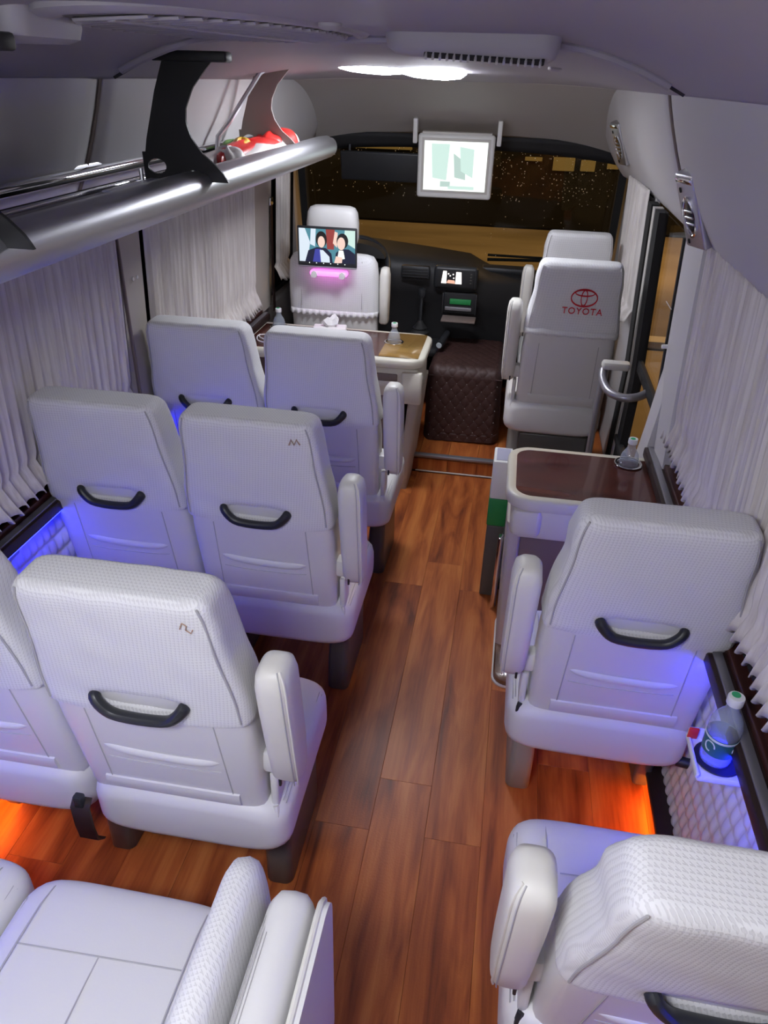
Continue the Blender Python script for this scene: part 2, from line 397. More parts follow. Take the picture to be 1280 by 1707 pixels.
# sills
def sill(sx, name, y0, y1):
    L = y1-y0; cy = (y0+y1)/2
    o = struct(MB().box((sx*.927, cy, .722), (.085, L, .034), .005).build(name, 'dark_brown'))
    MB().box((sx*.907, cy, .7405), (.022, L, .006), .002).build('metal_strip', 'grey_metal', o)
    MB().box((sx*.947, cy, .748), (.045, L, .020), .004).build('wood_strip', 'sill_wood', o)
    return o
sill(-1, 'trim_1', -.8, 3.72); sill(1, 'trim_2', -.8, 2.46)
def led(sx, y0, y1, label):
    o = MB().box((sx*.898, (y0+y1)/2, .701), (.010, y1-y0, .006), .001, 1).build('led_strip', 'blue_led', smooth=False)
    tag(o, label, 'led strip', 'blue light strips under the window sills')
led(-1, .2, 2.7, 'blue glowing light strip under the left window sill'); led(1, .2, 2.3, 'blue glowing light strip under the right window sill')
def oled(sx, y0, y1, label):
    o = MB().box((sx*.930, (y0+y1)/2, .0775), (.012, y1-y0, .006), .001, 1).build('led_strip', 'orange_led', smooth=False)
    tag(o, label, 'led strip', 'orange light strips along the floor edges')
oled(1, 1.15, 1.95, 'orange glowing light strip at floor level below right quilted wall'); oled(-1, .75, 1.25, 'orange glowing light strip at floor level at far left edge')

# windows behind the curtains, pillars
def side_window(n, sx, y0, y1, z0=.78, z1=1.43):
    g = MB().grid(lambda u, v: (sx*(xwall(z0+(z1-z0)*v)-.004), y0+(y1-y0)*u, z0+(z1-z0)*v), 1, 1)
    o = struct(g.build('window_%d' % n, 'glass_dark', smooth=False, solid=.006))
    for zz in (z0, z1):
        MB().box((sx*(xwall(zz)-.008), (y0+y1)/2, zz), (.02, y1-y0, .02), .003).build('window_frame', 'rubber', o)
side_window(1, -1, .2, 2.26); side_window(2, -1, 2.46, 3.60); side_window(3, 1, .2, 2.35); side_window(4, 1, 3.50, 4.30); side_window(5, -1, 3.90, 4.40)
def pillar(n, sx, y0, y1, mat='panel', dx=.03):
    m = MB(); rings = []
    for z in [.74+.78*k/8 for k in range(9)]:
        x = xwall(z)
        rings.append([(sx*(x+.02), y0, z), (sx*(x-dx), y0+.012, z), (sx*(x-dx-.006), (y0+y1)/2, z), (sx*(x-dx), y1-.012, z), (sx*(x+.02), y1, z)])
    o = struct(m.loft(rings).build('trim_%d' % n, mat, angle=50)); return o
pl = pillar(3, -1, 2.26, 2.44, 'beige_grey')
MB().box((-.905, 2.275, 1.08), (.012, .008, .66), .002).build('edge_seal', 'taupe_panel', pl)
for yy in (2.315, 2.345):
    MB().lathe([(.0001, .004), (.006, .003), (.007, 0)], (0, 0, 0), 12).build('screw_cap', 'white_plastic', pl, loc=(-.89, yy, 1.235)).rotation_euler = (0, RAD(90), 0)
pillar(4, -1, 3.60, 3.90, 'beige_grey', .035)
o = pillar(5, 1, 2.28, 2.56, 'panel', .045)
MB().loft([[(.965, 2.45, z), (.915-.055*w, 2.455, z), (.905-.065*w, 2.52, z), (.915-.04*w, 2.585, z), (.965, 2.60, z)] for z, w in ((.02, 1), (.4, .85), (.62, .6), (.8, .32), (1.0, 0))]).build('pillar_foot', 'panel', o, angle=50)
MB().tube([(.893, 2.50, 1.09), (.875, 2.50, 1.088)], .007, 10).build('pillar_knob', 'white_plastic', o)
MB().box((.868, 2.50, 1.225), (.003, .10, .003), .001, 1).build('seam', 'seam', o)

# passenger door on the right with its glass
dr = struct(MB().box((.955, 2.98, .21), (.03, .86, .42), .006).build('door_1', 'panel'))
MB().grid(lambda u, v: (.955-.045*v, 2.62+.72*u, .45+.97*v), 1, 1).build('pane', 'door_glass', dr, smooth=False, solid=.006)
def strip(pts, w, d, nm, mt, par):
    m = MB(); r = []
    for p in pts: r.append([(p[0]-d, p[1]-w, p[2]), (p[0]+d, p[1]-w, p[2]), (p[0]+d, p[1]+w, p[2]), (p[0]-d, p[1]+w, p[2])])
    return m.loft(r).build(nm, mt, par, smooth=False)
for yy, w, mt in ((3.36, .05, 'rubber'), (3.24, .025, 'cream_paint'), (3.145, .05, 'rubber'), (2.575, .008, 'rubber')):
    strip([(.93, yy, .1), (.935, yy, .75), (.90, yy, 1.42)], w, .018, 'door_post', mt, dr)
MB().box((.93, 2.9, .82), (.02, .6, .05), .005).build('door_rail', 'rubber', dr)
MB().box((.92, 2.9, .44), (.03, .62, .03), .005).build('door_rail', 'rubber', dr)
tag(MB().box((.68, 2.98, .004), (.5, .92, .016), .004).build('door_mat', 'rubber'), 'black rubber mat in the entrance by the side door', 'mat')

# ceiling: one lofted skin
def zc(y): return lerp([(-2, 1.935), (1.9, 1.93), (2.6, 1.895), (3.3, 1.862), (3.8, 1.835)], y)
def ceil_pt(x, y):
    a = abs(x); z = zc(y); ze = 1.822
    t = max(0, min(1, (a-.36)/.36)); return z - (z-ze)*t**1.8 if z > ze else z
def header_z(y): return lerp([(3.75, 1.838), (4.0, 1.775), (4.25, 1.665), (4.46, 1.555)], y)
ys = [Y0 + (3.78-Y0)*k/40 for k in range(41)]
m = MB().grid(lambda u, v: (-.74+1.48*u, Y0+(3.79-Y0)*v, ceil_pt(-.74+1.48*u, Y0+(3.79-Y0)*v)), 40, 50)
ce = struct(m.build('ceiling', 'ceiling', solid=.02, angle=60))
# front header above the windscreen
def hdr(u, v):
    y = 3.76 + .72*v; x = -.95+1.9*u; a = abs(x)
    zt = min(ceil_pt(min(a, .72)*(1 if x > 0 else -1), 3.77), 1.838)
    zb = 1.575-.13*a**3
    yy = y - .10*a**2.2 - .03*(1-v)*a
    return (x, yy, zt-(zt-zb)*(.35*v+.65*v*v))
struct(MB().grid(hdr, 40, 24).build('wall_front', 'header', solid=.015, angle=80))

# overhead side panels (bins) right and left, in bays
PROF = [(.722, 1.835), (.735, 1.79), (.752, 1.74), (.775, 1.68), (.805, 1.61), (.845, 1.535), (.885, 1.475), (.925, 1.43), (.965, 1.42)]
def bay(sx, y0, y1, name, parent=None, taper=0.0, dx=0.0):
    n = max(6, int((y1-y0)/.08))
    def fn(u, v):
        t = v*(len(PROF)-1); i = min(int(t), len(PROF)-2); w = t-i
        x = PROF[i][0]+(PROF[i+1][0]-PROF[i][0])*w; z = PROF[i][1]+(PROF[i+1][1]-PROF[i][1])*w
        y = y0+(y1-y0)*u; e = min(u, 1-u)*(y1-y0); rnd = .010*max(0, 1-e/.02)**2
        x += rnd + dx - taper*max(0, y-3.2)**2
        return (sx*x, y, z)
    return MB().grid(fn, n, 32).build(name, 'panel', parent, angle=70, solid=.012)
def panels(sx, bays, name):
    root = None
    for a, b in bays:
        o = bay(sx, a, b, name if root is None else 'side_panel', root, .045)
        if root is None: root = struct(o)
    return root
pr = panels(1, [(-.9, .55), (.56, 2.405), (2.415, 4.36)], 'trim_6')
pq = panels(-1, [(-.9, .5), (.51, 1.995), (2.005, 4.36)], 'trim_7')
for sx, yy, par in ((1, 2.41, pr), (-1, 2.0, pq)):
    MB().tube([(sx*(x+.001), yy, z) for x, z in PROF], .005, 8).build('panel_seam', 'taupe_panel', par)
MB().tube([(.735, y, 1.838-.004*sin(y*3)) for y in [.3+.25*k for k in range(15)]], .006, 6).build('edge_gap', 'dark_gap', pr)
MB().tube([(-.735, y, 1.838) for y in [.3+.25*k for k in range(15)]], .005, 6).build('edge_gap', 'dark_gap', pq)
for yy, zz in ((1.90, 1.71), (1.93, 1.635)):
    MB().box((-.775-(1.74-zz)*.35, yy, zz), (.008, .022, .05), .004).build('panel_clip', 'panel', pq)
for yy, zz in ((2.36, 1.60), (2.36, 1.515)):
    MB().box((.80+(1.62-zz)*.5, yy, zz), (.008, .016, .045), .004).build('panel_clip', 'panel', pr)

# windscreen with drops
WX = .86
def ws(x, t, off=0.0):     # t 0 bottom .. 1 top
    z = .80 + .80*t; return (x, 4.72 - .26*t - .10*(abs(x)/WX)**2 + off, z)
wsf = struct(MB().grid(lambda u, v: ws(-.92+1.84*u, v), 16, 8).build('window_6', 'windshield_glass', solid=.006))
dv = MB(); rnd = random.Random(3)
for _ in range(1700):
    x = rnd.uniform(-.85, .85); t = rnd.random()
    if not (t > .55 or rnd.random() < .10): continue
    if x < 0 and t < .8 and rnd.random() < .5: continue
    r = rnd.choice((.0014, .0018, .0022, .003)); p = ws(x, t, -.0045)
    pts = [(p[0], p[1]-r*.6, p[2])] + [(p[0]+r*cos(a*pi/3), p[1], p[2]+r*sin(a*pi/3)*1.15) for a in range(6)]
    dv.add(pts, [(0, 1+a, 1+(a+1) % 6) for a in range(6)])
dro = dv.build('raindrops', 'raindrop', wsf); dro['kind'] = 'stuff'
# dark shade band along the top and the visors
bandm = MB().grid(lambda u, v: ws(-.90+1.80*u, .965 - (.085+.06*abs(2*u-1)**3)*(1-v), -.012), 20, 3)
bandm.build('shade_band', 'matte_black', wsf, solid=.004)
for sx in (-1, 1):
    strip([(sx*.90, 4.60, .80), (sx*.88, 4.40, 1.50)], .03, .02, 'windscreen_pillar', 'rubber', wsf)

# ------------------------------------------------------------------ seats
ZT = 1.085
def rear_y(z): return -.030 - (z-.45)*.17
def thick(z): return lerp([(.40, .125), (.75, .124), (1.0, .108), (1.09, .095)], z)
def width(z): return lerp([(.40, .415), (.68, .420), (.80, .408), (1.0, .362), (1.09, .345)], z)
def back_ring(z, grow=0.0, inset=0.0, n=80, ztop=ZT):
    w, t = width(z)/2+grow-inset, thick(z)/2+grow-inset*.8; cy = rear_y(z)+thick(z)/2
    return [(x, cy+y, z) for x, y in squircle(w, t, 7, n)]
def surf_y(x, z, grow=0.0):
    w, t = width(z)/2+grow, thick(z)/2+grow
    return rear_y(z)+thick(z)/2 - t*max(0, 1-min(1, abs(x)/w)**7)**(1/7)
def make_seat(side, name, mat='leather', cov='cover', leg='leg_dark', handle=True, arm_mat='leather_warm', cover_bottom=.752, lever=False, legx=None, slot=True, pocket=True):
    """side: +1 armrest on the right, -1 on the left, 0 none; faces +y, origin on the floor below the rear of the cushion"""
    root = empty(name)
    R_ = .020
    zs = [.415, .42, .44] + [.46+.02*k for k in range(29)] 
    zs = [z for z in zs if z < ZT-R_]
    rings = [back_ring(.405, 0, .03)] + [back_ring(z, 0, .012 if z < .418 else 0) for z in zs]
    for k in range(1, 6): 
        a = pi/2*k/5; rings.append(back_ring(ZT-R_+R_*sin(a), 0, R_*(1-cos(a))*1.1))
    bk = MB().loft(rings).build('backrest', mat, root, angle=70)
    # raised stitching of the back shell
    def seamline(pts, r=.0016, m='seam'): return MB().tube(pts, r, 5).build('stitching', m, bk)
    for sx in (-1, 1):
        seamline([(sx*(.135+.02*(.74-z)), surf_y(.14, z)-.0003, z) for z in [.45+.29*k/8 for k in range(9)]])
    # pocket: lip bulging out of the back shell
    ph, pw = .60, .128
    lip = MB(); rr = []
    if not pocket: ph = .50
    for k in range(17):
        u = -1+2*k/16; x = pw*u; z = ph + .012*abs(u)**3 - .004*u; sz = .013*(1-abs(u)**8*.75); sy = .009*(1-abs(u)**6*.8)
        y = surf_y(x, z)
        rr.append([(x, y+.002-sy*max(0, sin(a))*1.0+.0*cos(a), z+sz*cos(a)) for a in [pi*j/8 for j in range(9)]] + [(x, y+.004, z)])
    if pocket: lip.loft(rr).build('pocket', mat, bk, angle=60)
    if pocket: seamline([(pw*(-1+2*k/16), surf_y(pw, ph)-.0012, ph+.016+.012*abs(-1+2*k/16)**3) for k in range(17)], .0022, 'seam')
    if pocket: seamline([(pw*.98*(-1+2*k/8), surf_y(pw, ph-.03), ph-.033+.006*abs(-1+2*k/8)**3) for k in range(9)])
    # lower trim band
    MB().loft([[(x, surf_y(x, z)-d, z) for z, d in ((.492, -.002), (.489, .004), (.48, .007), (.455, .007), (.447, .003), (.443, -.002))] for x in [-.155+.31*k/12 for k in range(13)]]).build('lower_trim', mat, bk, angle=50)
    # cushion
    cw = .236 if side else .218; co = .022*side
    def cring(y, ins, zt=.462, zb=.285):
        cz, hz = (zt+zb)/2, (zt-zb)/2
        return [(co+x, y, cz+z) for x, z in squircle(cw-ins, hz-ins*.75, 5, 64)]
    ca = []
    for k in range(6): a = pi/2*k/5; ca.append(cring(-.045+.06*(1-cos(a)), .05*(1-sin(a)), .455+.0*k))
    for y in (.06, .12, .2, .28, .33): ca.append(cring(y, 0, .462+.006*sin(pi*(y-.06)/.3)))
    for k in range(1, 7): a = pi/2*k/6; ca.append(cring(.33+.07*sin(a), .055*(1-cos(a)), .462))
    cu = MB().loft(ca).build('cushion', mat, root, angle=70)
    for sx in (-1, 1):
        MB().tube([(co+sx*.158, y, .4645+.006*sin(pi*max(0, min(1, (y-.06)/.27)))-.0006) for y in (.02, .08, .14, .2, .26, .32)] + [(co+sx*.158, .365, .452), (co+sx*.156, .392, .428), (co+sx*.156, .400, .39)], .0017, 5).build('stitching', 'seam', cu)
        for dd in (cw-.018, cw-.012):
            MB().tube([(co+sx*dd, y, .438 if dd > cw-.015 else .446) for y in (.0, .1, .2, .3, .34)], .0009, 4).build('stitching', 'seam', cu)
    MB().tube([(-.155+.31*k/6, .245+.01*(k/6), .4695) for k in range(7)], .0016, 5).build('stitching', 'seam', cu)
    MB().tube([(.0, .06+.19*k/4, .467+.0028*sin(pi*k/4)) for k in range(5)], .0014, 5).build('stitching', 'seam', cu)
    # cover
    cb = cover_bottom
    zs = [cb+(ZT-.022-cb)*k/22 for k in range(23)]
    def dent(ring, z):
        out = []
        for x, y, zz in ring:
            if handle and slot and y < rear_y(z)+.02 and abs(x) < .105:
                d = .016*max(0, 1-(abs(x)/.105)**4)*max(0, 1-((z-.795)/.022)**2); y += d
            out.append((x, y, zz))
        return out
    # soft folds in the cloth
    def folds(ring, z, g):
        out = []
        for x, y, zz in ring:
            f = .0011*sin(z*60+x*25+y*30)*sin(x*18-z*11) + .0008*sin(x*70+z*33)
            s = 1+f/.2; out.append((x*s, y+f*(1 if y > rear_y(z)+.04 else -1)*.8, zz))
        return out
    rr = [back_ring(cb+.004, .001)]
    hem = back_ring(cb, .0075)
    rr.append([(x, y, z - .006*sin(x*16+1.2) - .004*sin(y*50)) for x, y, z in hem])
    for i, z in enumerate(zs[1:]): rr.append(dent(folds(back_ring(z, .0075+.002*max(0, 1-i/4)), z, 0), z))
    for k in range(1, 7):
        a = pi/2*k/6; z = ZT-.022+.030*sin(a); rr.append(folds(back_ring(min(z, 1.09), .0075, .022*(1-cos(a))*1.15), z, 0)); rr[-1] = [(x, y, z) for x, y, _ in rr[-1]]
    cv = MB().loft(rr, False, True).build('seat_cover', cov, root, angle=75)
    # sewn gore seams at the upper corners and hem line
    for sx in (-1, 1):
        pts = []
        for k in range(13):
            z = ZT-.004 - (ZT-.02-cb)*k/12; w = width(z)/2+.0075; t = thick(z)/2+.0075; q = .90 if k == 0 else .925
            pts.append((sx*w*q, rear_y(z)+thick(z)/2-t*q, z))
        MB().tube(pts, .0022, 5).build('cover_seam', 'seam' if cov == 'cover' else cov, cv)
    if handle:
        hz = .803
        pts = []
        for x, o, z in ((-.100, .000, hz+.004), (-.098, .012, hz-.002), (-.088, .018, hz-.014), (-.072, .021, hz-.030), (-.055, .0225, hz-.038), (0, .023, hz-.041), (.055, .0225, hz-.038), (.072, .021, hz-.030), (.088, .018, hz-.014), (.098, .012, hz-.002), (.100, .000, hz+.004)):
            pts.append((x*.93, surf_y(0, z)-o, z))
        MB().tube(pts, .0125, 10, ry=.0165).build('grab_handle', 'black_plastic', root, sub=1)
    if side:
        ax = side*.262; rg = []
        L = [(.54, .020, .030), (.547, .028, .040), (.575, .032, .046), (.655, .034, .050), (.795, .035, .052), (.87, .035, .050), (.90, .031, .044), (.915, .021, .030), (.918, .008, .013)]
        for z, hx, hy in L:
            cy = rear_y(z)+.050 + (.01 if z < .56 else 0)
            rg.append([(ax+x, cy+y, z) for x, y in squircle(hx, hy, 3.6, 36)])
        ar = MB().loft(rg).build('armrest', arm_mat, root, angle=60)
        MB().tube([(ax+side*hx*.62, rear_y(z)+.050-hy*.955, z) for z, hx, hy in L[1:8]], .0014, 5).build('stitching', 'seam', ar)
        MB().tube([(ax+side*hx*.83, rear_y(z)+.050-hy*.83, z) for z, hx, hy in L[1:8]], .0026, 6).build('piping', arm_mat, ar)
        MB().box((ax-side*.012, rear_y(.56)+.010, .563), (.006, .008, .032), .002).build('armrest_slit', 'black_plastic', ar)
        MB().box((side*.224, .02, .48), (.018, .06, .12), .006).build('armrest_hinge', mat, root)
        MB().box((side*.228, rear_y(.60)+.055, .585), (.05, .045, .06), .012).build('armrest_pivot', mat, root)
        # recline lever
        MB().tube([(side*.226, -.012, .44), (side*.231, -.022, .42), (side*.231, -.018, .39)], .007, 8).build('recline_lever', 'black_plastic' if lever else mat, root)
    # leg panel on the aisle side and the frame below
    lx = legx if legx is not None else (side if side else 1)*.185
    rg = []
    for z, ins in ((0, .004), (.004, 0), (.12, .002), (.22, .006), (.292, .012)):
        rg.append([(lx+x, .225+y+(.02 if z > .2 else 0), z) for x, y in rrect(.036-ins*.5, .15-ins, .022, 4)])
    MB().loft(rg).build('leg', leg, root, angle=60)
    MB().box((-lx*.95, .24, .16), (.05, .22, .26), .012).build('leg', 'leg_dark', root)
    MB().box((0, .22, .283), (.40, .30, .03), .006).build('seat_frame', 'matte_black', root)
    if lever:
        MB().tube([(.20, .0, .30), (.235, -.01, .305), (.26, -.02, .29), (.265, -.022, .25), (.258, -.02, .225)], [.014, .015, .016, .014, .008], 10).build('release_lever', 'black_plastic', root)
    return root

XA, XW, XR = -.268, -.703, .727
YA = (2.45, 1.742, 1.018, .372)
G1 = 'white leather seats with woven covers'
seat_a = make_seat(1, 'passenger_seat')
seat_w = make_seat(0, 'passenger_seat', legx=.18)
LAB_A = ('white covered aisle seat directly before the long table with two bottles',
         'white covered aisle seat with a zigzag mark on its upper corner, second left row',
         'large white covered aisle seat with raised armrest, third left row with belt buckle',
         'white leather aisle seat cushion at bottom left beside the folded jump seat')
LAB_W = ('white covered window seat nearest the white charging cable on the long table',
         'white covered window seat with blue lit lower edge beside the wall socket',
         'white covered window seat cut by the left edge, beside the belt buckle',
         'white leather window seat cushion at the extreme bottom left corner')
SEATS = {}
for i, y in enumerate(YA):
    o = seat_a if i == 0 else dup(seat_w if i == 3 else seat_a, (0, 0, 0))
    o.location = (XA + (0, .0, .010, .026)[i], y, 0); o.rotation_euler.z = RAD((-.6, 0, .5, 0)[i]); tag(o, LAB_A[i], 'seat', G1); SEATS['A%d' % (i+1)] = o
    w = seat_w if i == 0 else dup(seat_w, (0, 0, 0))
    w.location = (XW+(.0, 0, 0, .020)[i], y+.015, 0); w.rotation_euler.z = RAD((.8, 1.0, .5, 0)[i]); tag(w, LAB_W[i], 'seat', G1); SEATS['W%d' % (i+1)] = w
seat_r = make_seat(-1, 'passenger_seat', leg='leg_plastic', lever=True)
seat_r.location = (XR, 1.445, 0); tag(seat_r, 'single white covered seat behind the small table, its black grab handle in full view', 'seat', G1)
r2 = dup(seat_r, (XR+.012, .698, 0), 0, 'white covered seat at bottom right corner, cut by the frame', G1)
def recline(root, deg):
    piv = Vector((0, .03, .42)); Rm = Matrix.Rotation(RAD(deg), 4, 'X')
    for c in root.children:
        if c.name.split('.')[0] in ('backrest', 'seat_cover', 'grab_handle'):
            c.rotation_euler = (RAD(deg), 0, 0); c.location = piv - (Rm @ piv)
for k_ in ('A4', 'W4'): recline(SEATS[k_], 24)
recline(r2, 5)
# small embroidered marks on the covers
def mark(seat, pts, nm='embroidery', mt='brown_thread', r=.0012):
    MB().tube([(x, surf_y(x, z, .0075)-.0022, z) for x, z in pts], r, 5).build(nm, mt, seat)
mark(SEATS['A2'], [(.118, 1.035), (.124, 1.052), (.131, 1.036), (.138, 1.053), (.146, 1.038)], r=.0022)
mark(SEATS['A3'], [(.128, 1.035), (.134, 1.05), (.141, 1.044), (.138, 1.034), (.146, 1.026), (.150, 1.035)])

# front seats: higher, with their own covers
def lift(root, dz):
    for c in root.children:
        c.location.z += dz
P = make_seat(-1, 'passenger_seat', cov='cover_front', handle=False, cover_bottom=.80, leg='leg_plastic', pocket=False)
P.location = (.632, 3.235, .0); P.scale = (.93, 1, 1)
lift(P, .125)
MB().box((0, .12, .21), (.34, .27, .40), .01).build('pedestal', 'leg_dark', P)
tag(P, 'white front seat whose cover carries a red oval emblem and lettering', 'seat', 'front seats')
cvP = [c for c in P.children if c.name.startswith('seat_cover')][0]
# lace hem, emblem and lettering on the cover
lm = MB(); ring = [p for p in back_ring(.80, .009, n=120) if p[1] < rear_y(.8)+.06]
ring.sort(key=lambda p: p[0])
lr = [[(x, y, .812) for x, y, z in ring], [(x, y-.003, .795) for x, y, z in ring], [(x, y-.004, .778+.007*abs(sin(i*.55))) for i, (x, y, z) in enumerate(ring)]]
lm.loft(lr, False, False, False).build('lace_hem', 'cover_front', cvP, solid=.0015)
tilt = Matrix.Translation((0.03, surf_y(0, .955, .0075)-.0035, .955)) @ Matrix.Rotation(math.atan(.15), 4, 'X') @ Matrix.Rotation(RAD(90), 4, 'X')
def ell(a, b, cx, cy, w, n=36):
    m = MB(); rings = []
    for k in range(n+1):
        t = 2*pi*k/n; q = w*(.6+.4*abs(sin(t)))
        c0 = Vector((cx+(a-q)*cos(t), cy+(b-q)*sin(t), 0)); c1 = Vector((cx+(a+q)*cos(t), cy+(b+q)*sin(t), 0))
        rings.append([tilt @ (c0+Vector((0, 0, -.001))), tilt @ (c1+Vector((0, 0, -.001))), tilt @ (c1+Vector((0, 0, .0015))), tilt @ (c0+Vector((0, 0, .0015)))])
    return m.loft(rings, False, False)
for nm, a, b, cx, cy, w in (('emblem_ring', .056, .036, 0, 0, .0034), ('emblem_ring', .013, .033, 0, .0, .0026), ('emblem_ring', .041, .0125, 0, .021, .0026)):
    ell(a, b, cx, cy, w).build(nm, 'red_thread', cvP, smooth=False)
text_mesh('TOYOTA', .040, 'lettering', 'red_thread', cvP, tilt @ Matrix.Translation((0, -.058, .0005)), .0012, 1.12)
FP = make_seat(-1, 'passenger_seat', cov='cover_front', handle=False, cover_bottom=.76, leg='leg_plastic', pocket=False)
FP.location = (.665, 3.93, 0); FP.scale = (.86, 1, 1); lift(FP, .12)
MB().box((0, .2, .24), (.36, .30, .32), .01).build('pedestal', 'leg_dark', FP)
tag(FP, 'plain white front seat mostly hidden behind the emblem seat', 'seat', 'front seats')

# driver seat with separate headrest
D = empty('driver_seat', (-.553, 3.80, 0), 0, 'white driver seat carrying the tablet, with separate headrest', 'seat')
def dring(z, w, t, y): return [(x, y+q, z) for x, q in squircle(w/2, t/2, 4, 56)]
rg = [dring(.42, .40, .09, .06), dring(.44, .45, .13, .055), dring(.6, .46, .14, .035), dring(.8, .46, .14, .015), dring(.95, .455, .13, 0), dring(1.01, .44, .12, -.005), dring(1.035, .41, .095, -.008), dring(1.045, .36, .06, -.01)]
MB().loft(rg).build('backrest', 'leather', D, angle=60)
rg = [dring(.762, .472, .150, .020), dring(.755, .476, .156, .021), dring(.85, .474, .153, .010), dring(.95, .468, .143, 0), dring(1.012, .455, .133, -.005), dring(1.042, .42, .105, -.008), dring(1.052, .365, .066, -.01)]
dc = MB().loft(rg, False, True).build('seat_cover', 'cover_front', D, angle=60)
fr = [p for p in dring(.755, .476, .156, .021) if p[1] < .02]; fr.sort()
frl = []
for i in range(90):
    t = i/89*(len(fr)-1); k = min(int(t), len(fr)-2); w = t-k
    frl.append(tuple(fr[k][j]+(fr[k+1][j]-fr[k][j])*w for j in range(3)))
MB().loft([[(x, y-.001, .77) for x, y, z in frl], [(x, y-.004-.003*sin(i*1.1), .757) for i, (x, y, z) in enumerate(frl)], [(x, y-.006-.006*sin(i*1.1), .742) for i, (x, y, z) in enumerate(frl)]], False, False, False).build('ruffled_hem', 'cover_front', dc, solid=.0015)
for xx in (-.16, .16):
    MB().tube([(xx, -.062, 1.03-.03*k) for k in range(9)], .0016, 5).build('cover_seam', 'seam', dc)
hg = []
for z, w, t in ((1.085, .20, .05), (1.09, .235, .085), (1.13, .262, .11), (1.2, .262, .115), (1.25, .25, .105), (1.272, .225, .08), (1.28, .18, .05)):
    hg.append([(x, -.015+q, z) for x, q in squircle(w/2, t/2, 3.6, 48)])
MB().loft(hg).build('headrest', 'leather', D, angle=60)
for xx in (-.06, .06): MB().tube([(xx, -.01, 1.03), (xx, -.012, 1.10)], .006, 8).build('headrest_post', 'chrome', D)
ag = [[(.265+x, .03+y, z) for x, y in squircle(a, b, 3.5, 28)] for z, a, b in ((.70, .018, .03), (.71, .024, .04), (.85, .026, .045), (.95, .026, .045), (.985, .02, .034), (.992, .008, .012))]
MB().loft(ag).build('armrest', 'leather_warm', D, angle=60)
cr = []
for y, ins in ((-.02, .04), (0, .012), (.1, 0), (.30, 0), (.36, .02), (.38, .05)):
    cr.append([(x, y, .40+z) for x, z in squircle(.23-ins, .075-ins*.7, 4, 40)])
MB().loft(cr).build('cushion', 'leather', D, angle=60)
MB().box((0, .2, .205), (.36, .36, .25), .01).build('pedestal', 'leg_dark', D)

# folded jump seat standing beside the bottom-left seat
J = empty('jump_seat', (.10, .46, 0), 0, 'folded jump seat with woven cover pad and white leather cushion, bottom left', 'seat')
def slab(x0, x1, y0, y1, z0, z1, r, name, mat, par, e=4.0):
    rg = []; n = 6
    ycs = []
    for k in range(n+1): a = pi/2*k/n; ycs.append((y0+r*(1-cos(a)), r*(1-sin(a))))
    ycs += [(y0+y1-y, i) for y, i in ycs[::-1]]
    for y, ins in ycs:
        rg.append([((x0+x1)/2+x, y, (z0+z1)/2+z) for x, z in squircle((x1-x0)/2-ins*.45, (z1-z0)/2-ins, e, 44)])
    return MB().loft(rg).build(name, mat, par, angle=60)
slab(-.115, -.030, -.40, .262, .28, .735, .06, 'backrest_pad', 'cover', J, 3.2)
cs = slab(-.028, .062, -.40, .225, .24, .715, .05, 'cushion', 'leather', J, 4.5)
bp_ = MB().prism(rrect(.312, .232, .05, 6), Matrix(((0, 0, 1, .069), (1, 0, 0, -.088), (0, 1, 0, .470), (0, 0, 0, 1))), .016).build('base_panel', 'leather', J)
MB().tube([(.064, -.38, .703), (.064, .17, .703), (.064, .20, .697), (.064, .220, .675), (.064, .226, .645), (.064, .226, .28)], .0055, 8).build('piping', 'leather_warm', bp_)
for xx in (-.016, -.010, -.004):
    MB().tube([(xx, -.38, .7035+(xx+.028)*.4), (xx, .13, .7035+(xx+.028)*.4), (xx, .19, .69)], .0009, 5).build('stitching', 'seam', cs)
tt = text_mesh('TOYOTA', .055, 'lettering', 'grey_thread', J, Matrix.Translation((-.1155, .05, .655)) @ Euler((0, RAD(-78), 0)).to_matrix().to_4x4() @ Matrix.Rotation(RAD(90), 4, 'Z'), .001, 1.1)
MB().box((.03, .0, .125), (.06, .30, .25), .012).build('leg', 'leg_dark', J)

# seat belt buckle between the third-row seats
bb = empty('seat_belt', (-.452, .985, .02), 0, 'brown seat belt strap with black buckle between the third-row left seats', 'seat belt')
MB().loft([[(-.022, -.052+a, z), (.022, -.052+a, z), (.022, -.046+a, z), (-.022, -.046+a, z)] for z, a in ((.285, .01), (.31, -.012), (.36, -.017), (.42, -.016), (.435, .0))]).build('strap', 'dark_brown', bb, angle=50)
MB().box((-.002, -.058, .435), (.022, .018, .035), .004).build('buckle', 'black_plastic', bb)
bb.scale = (1, 1, 1)

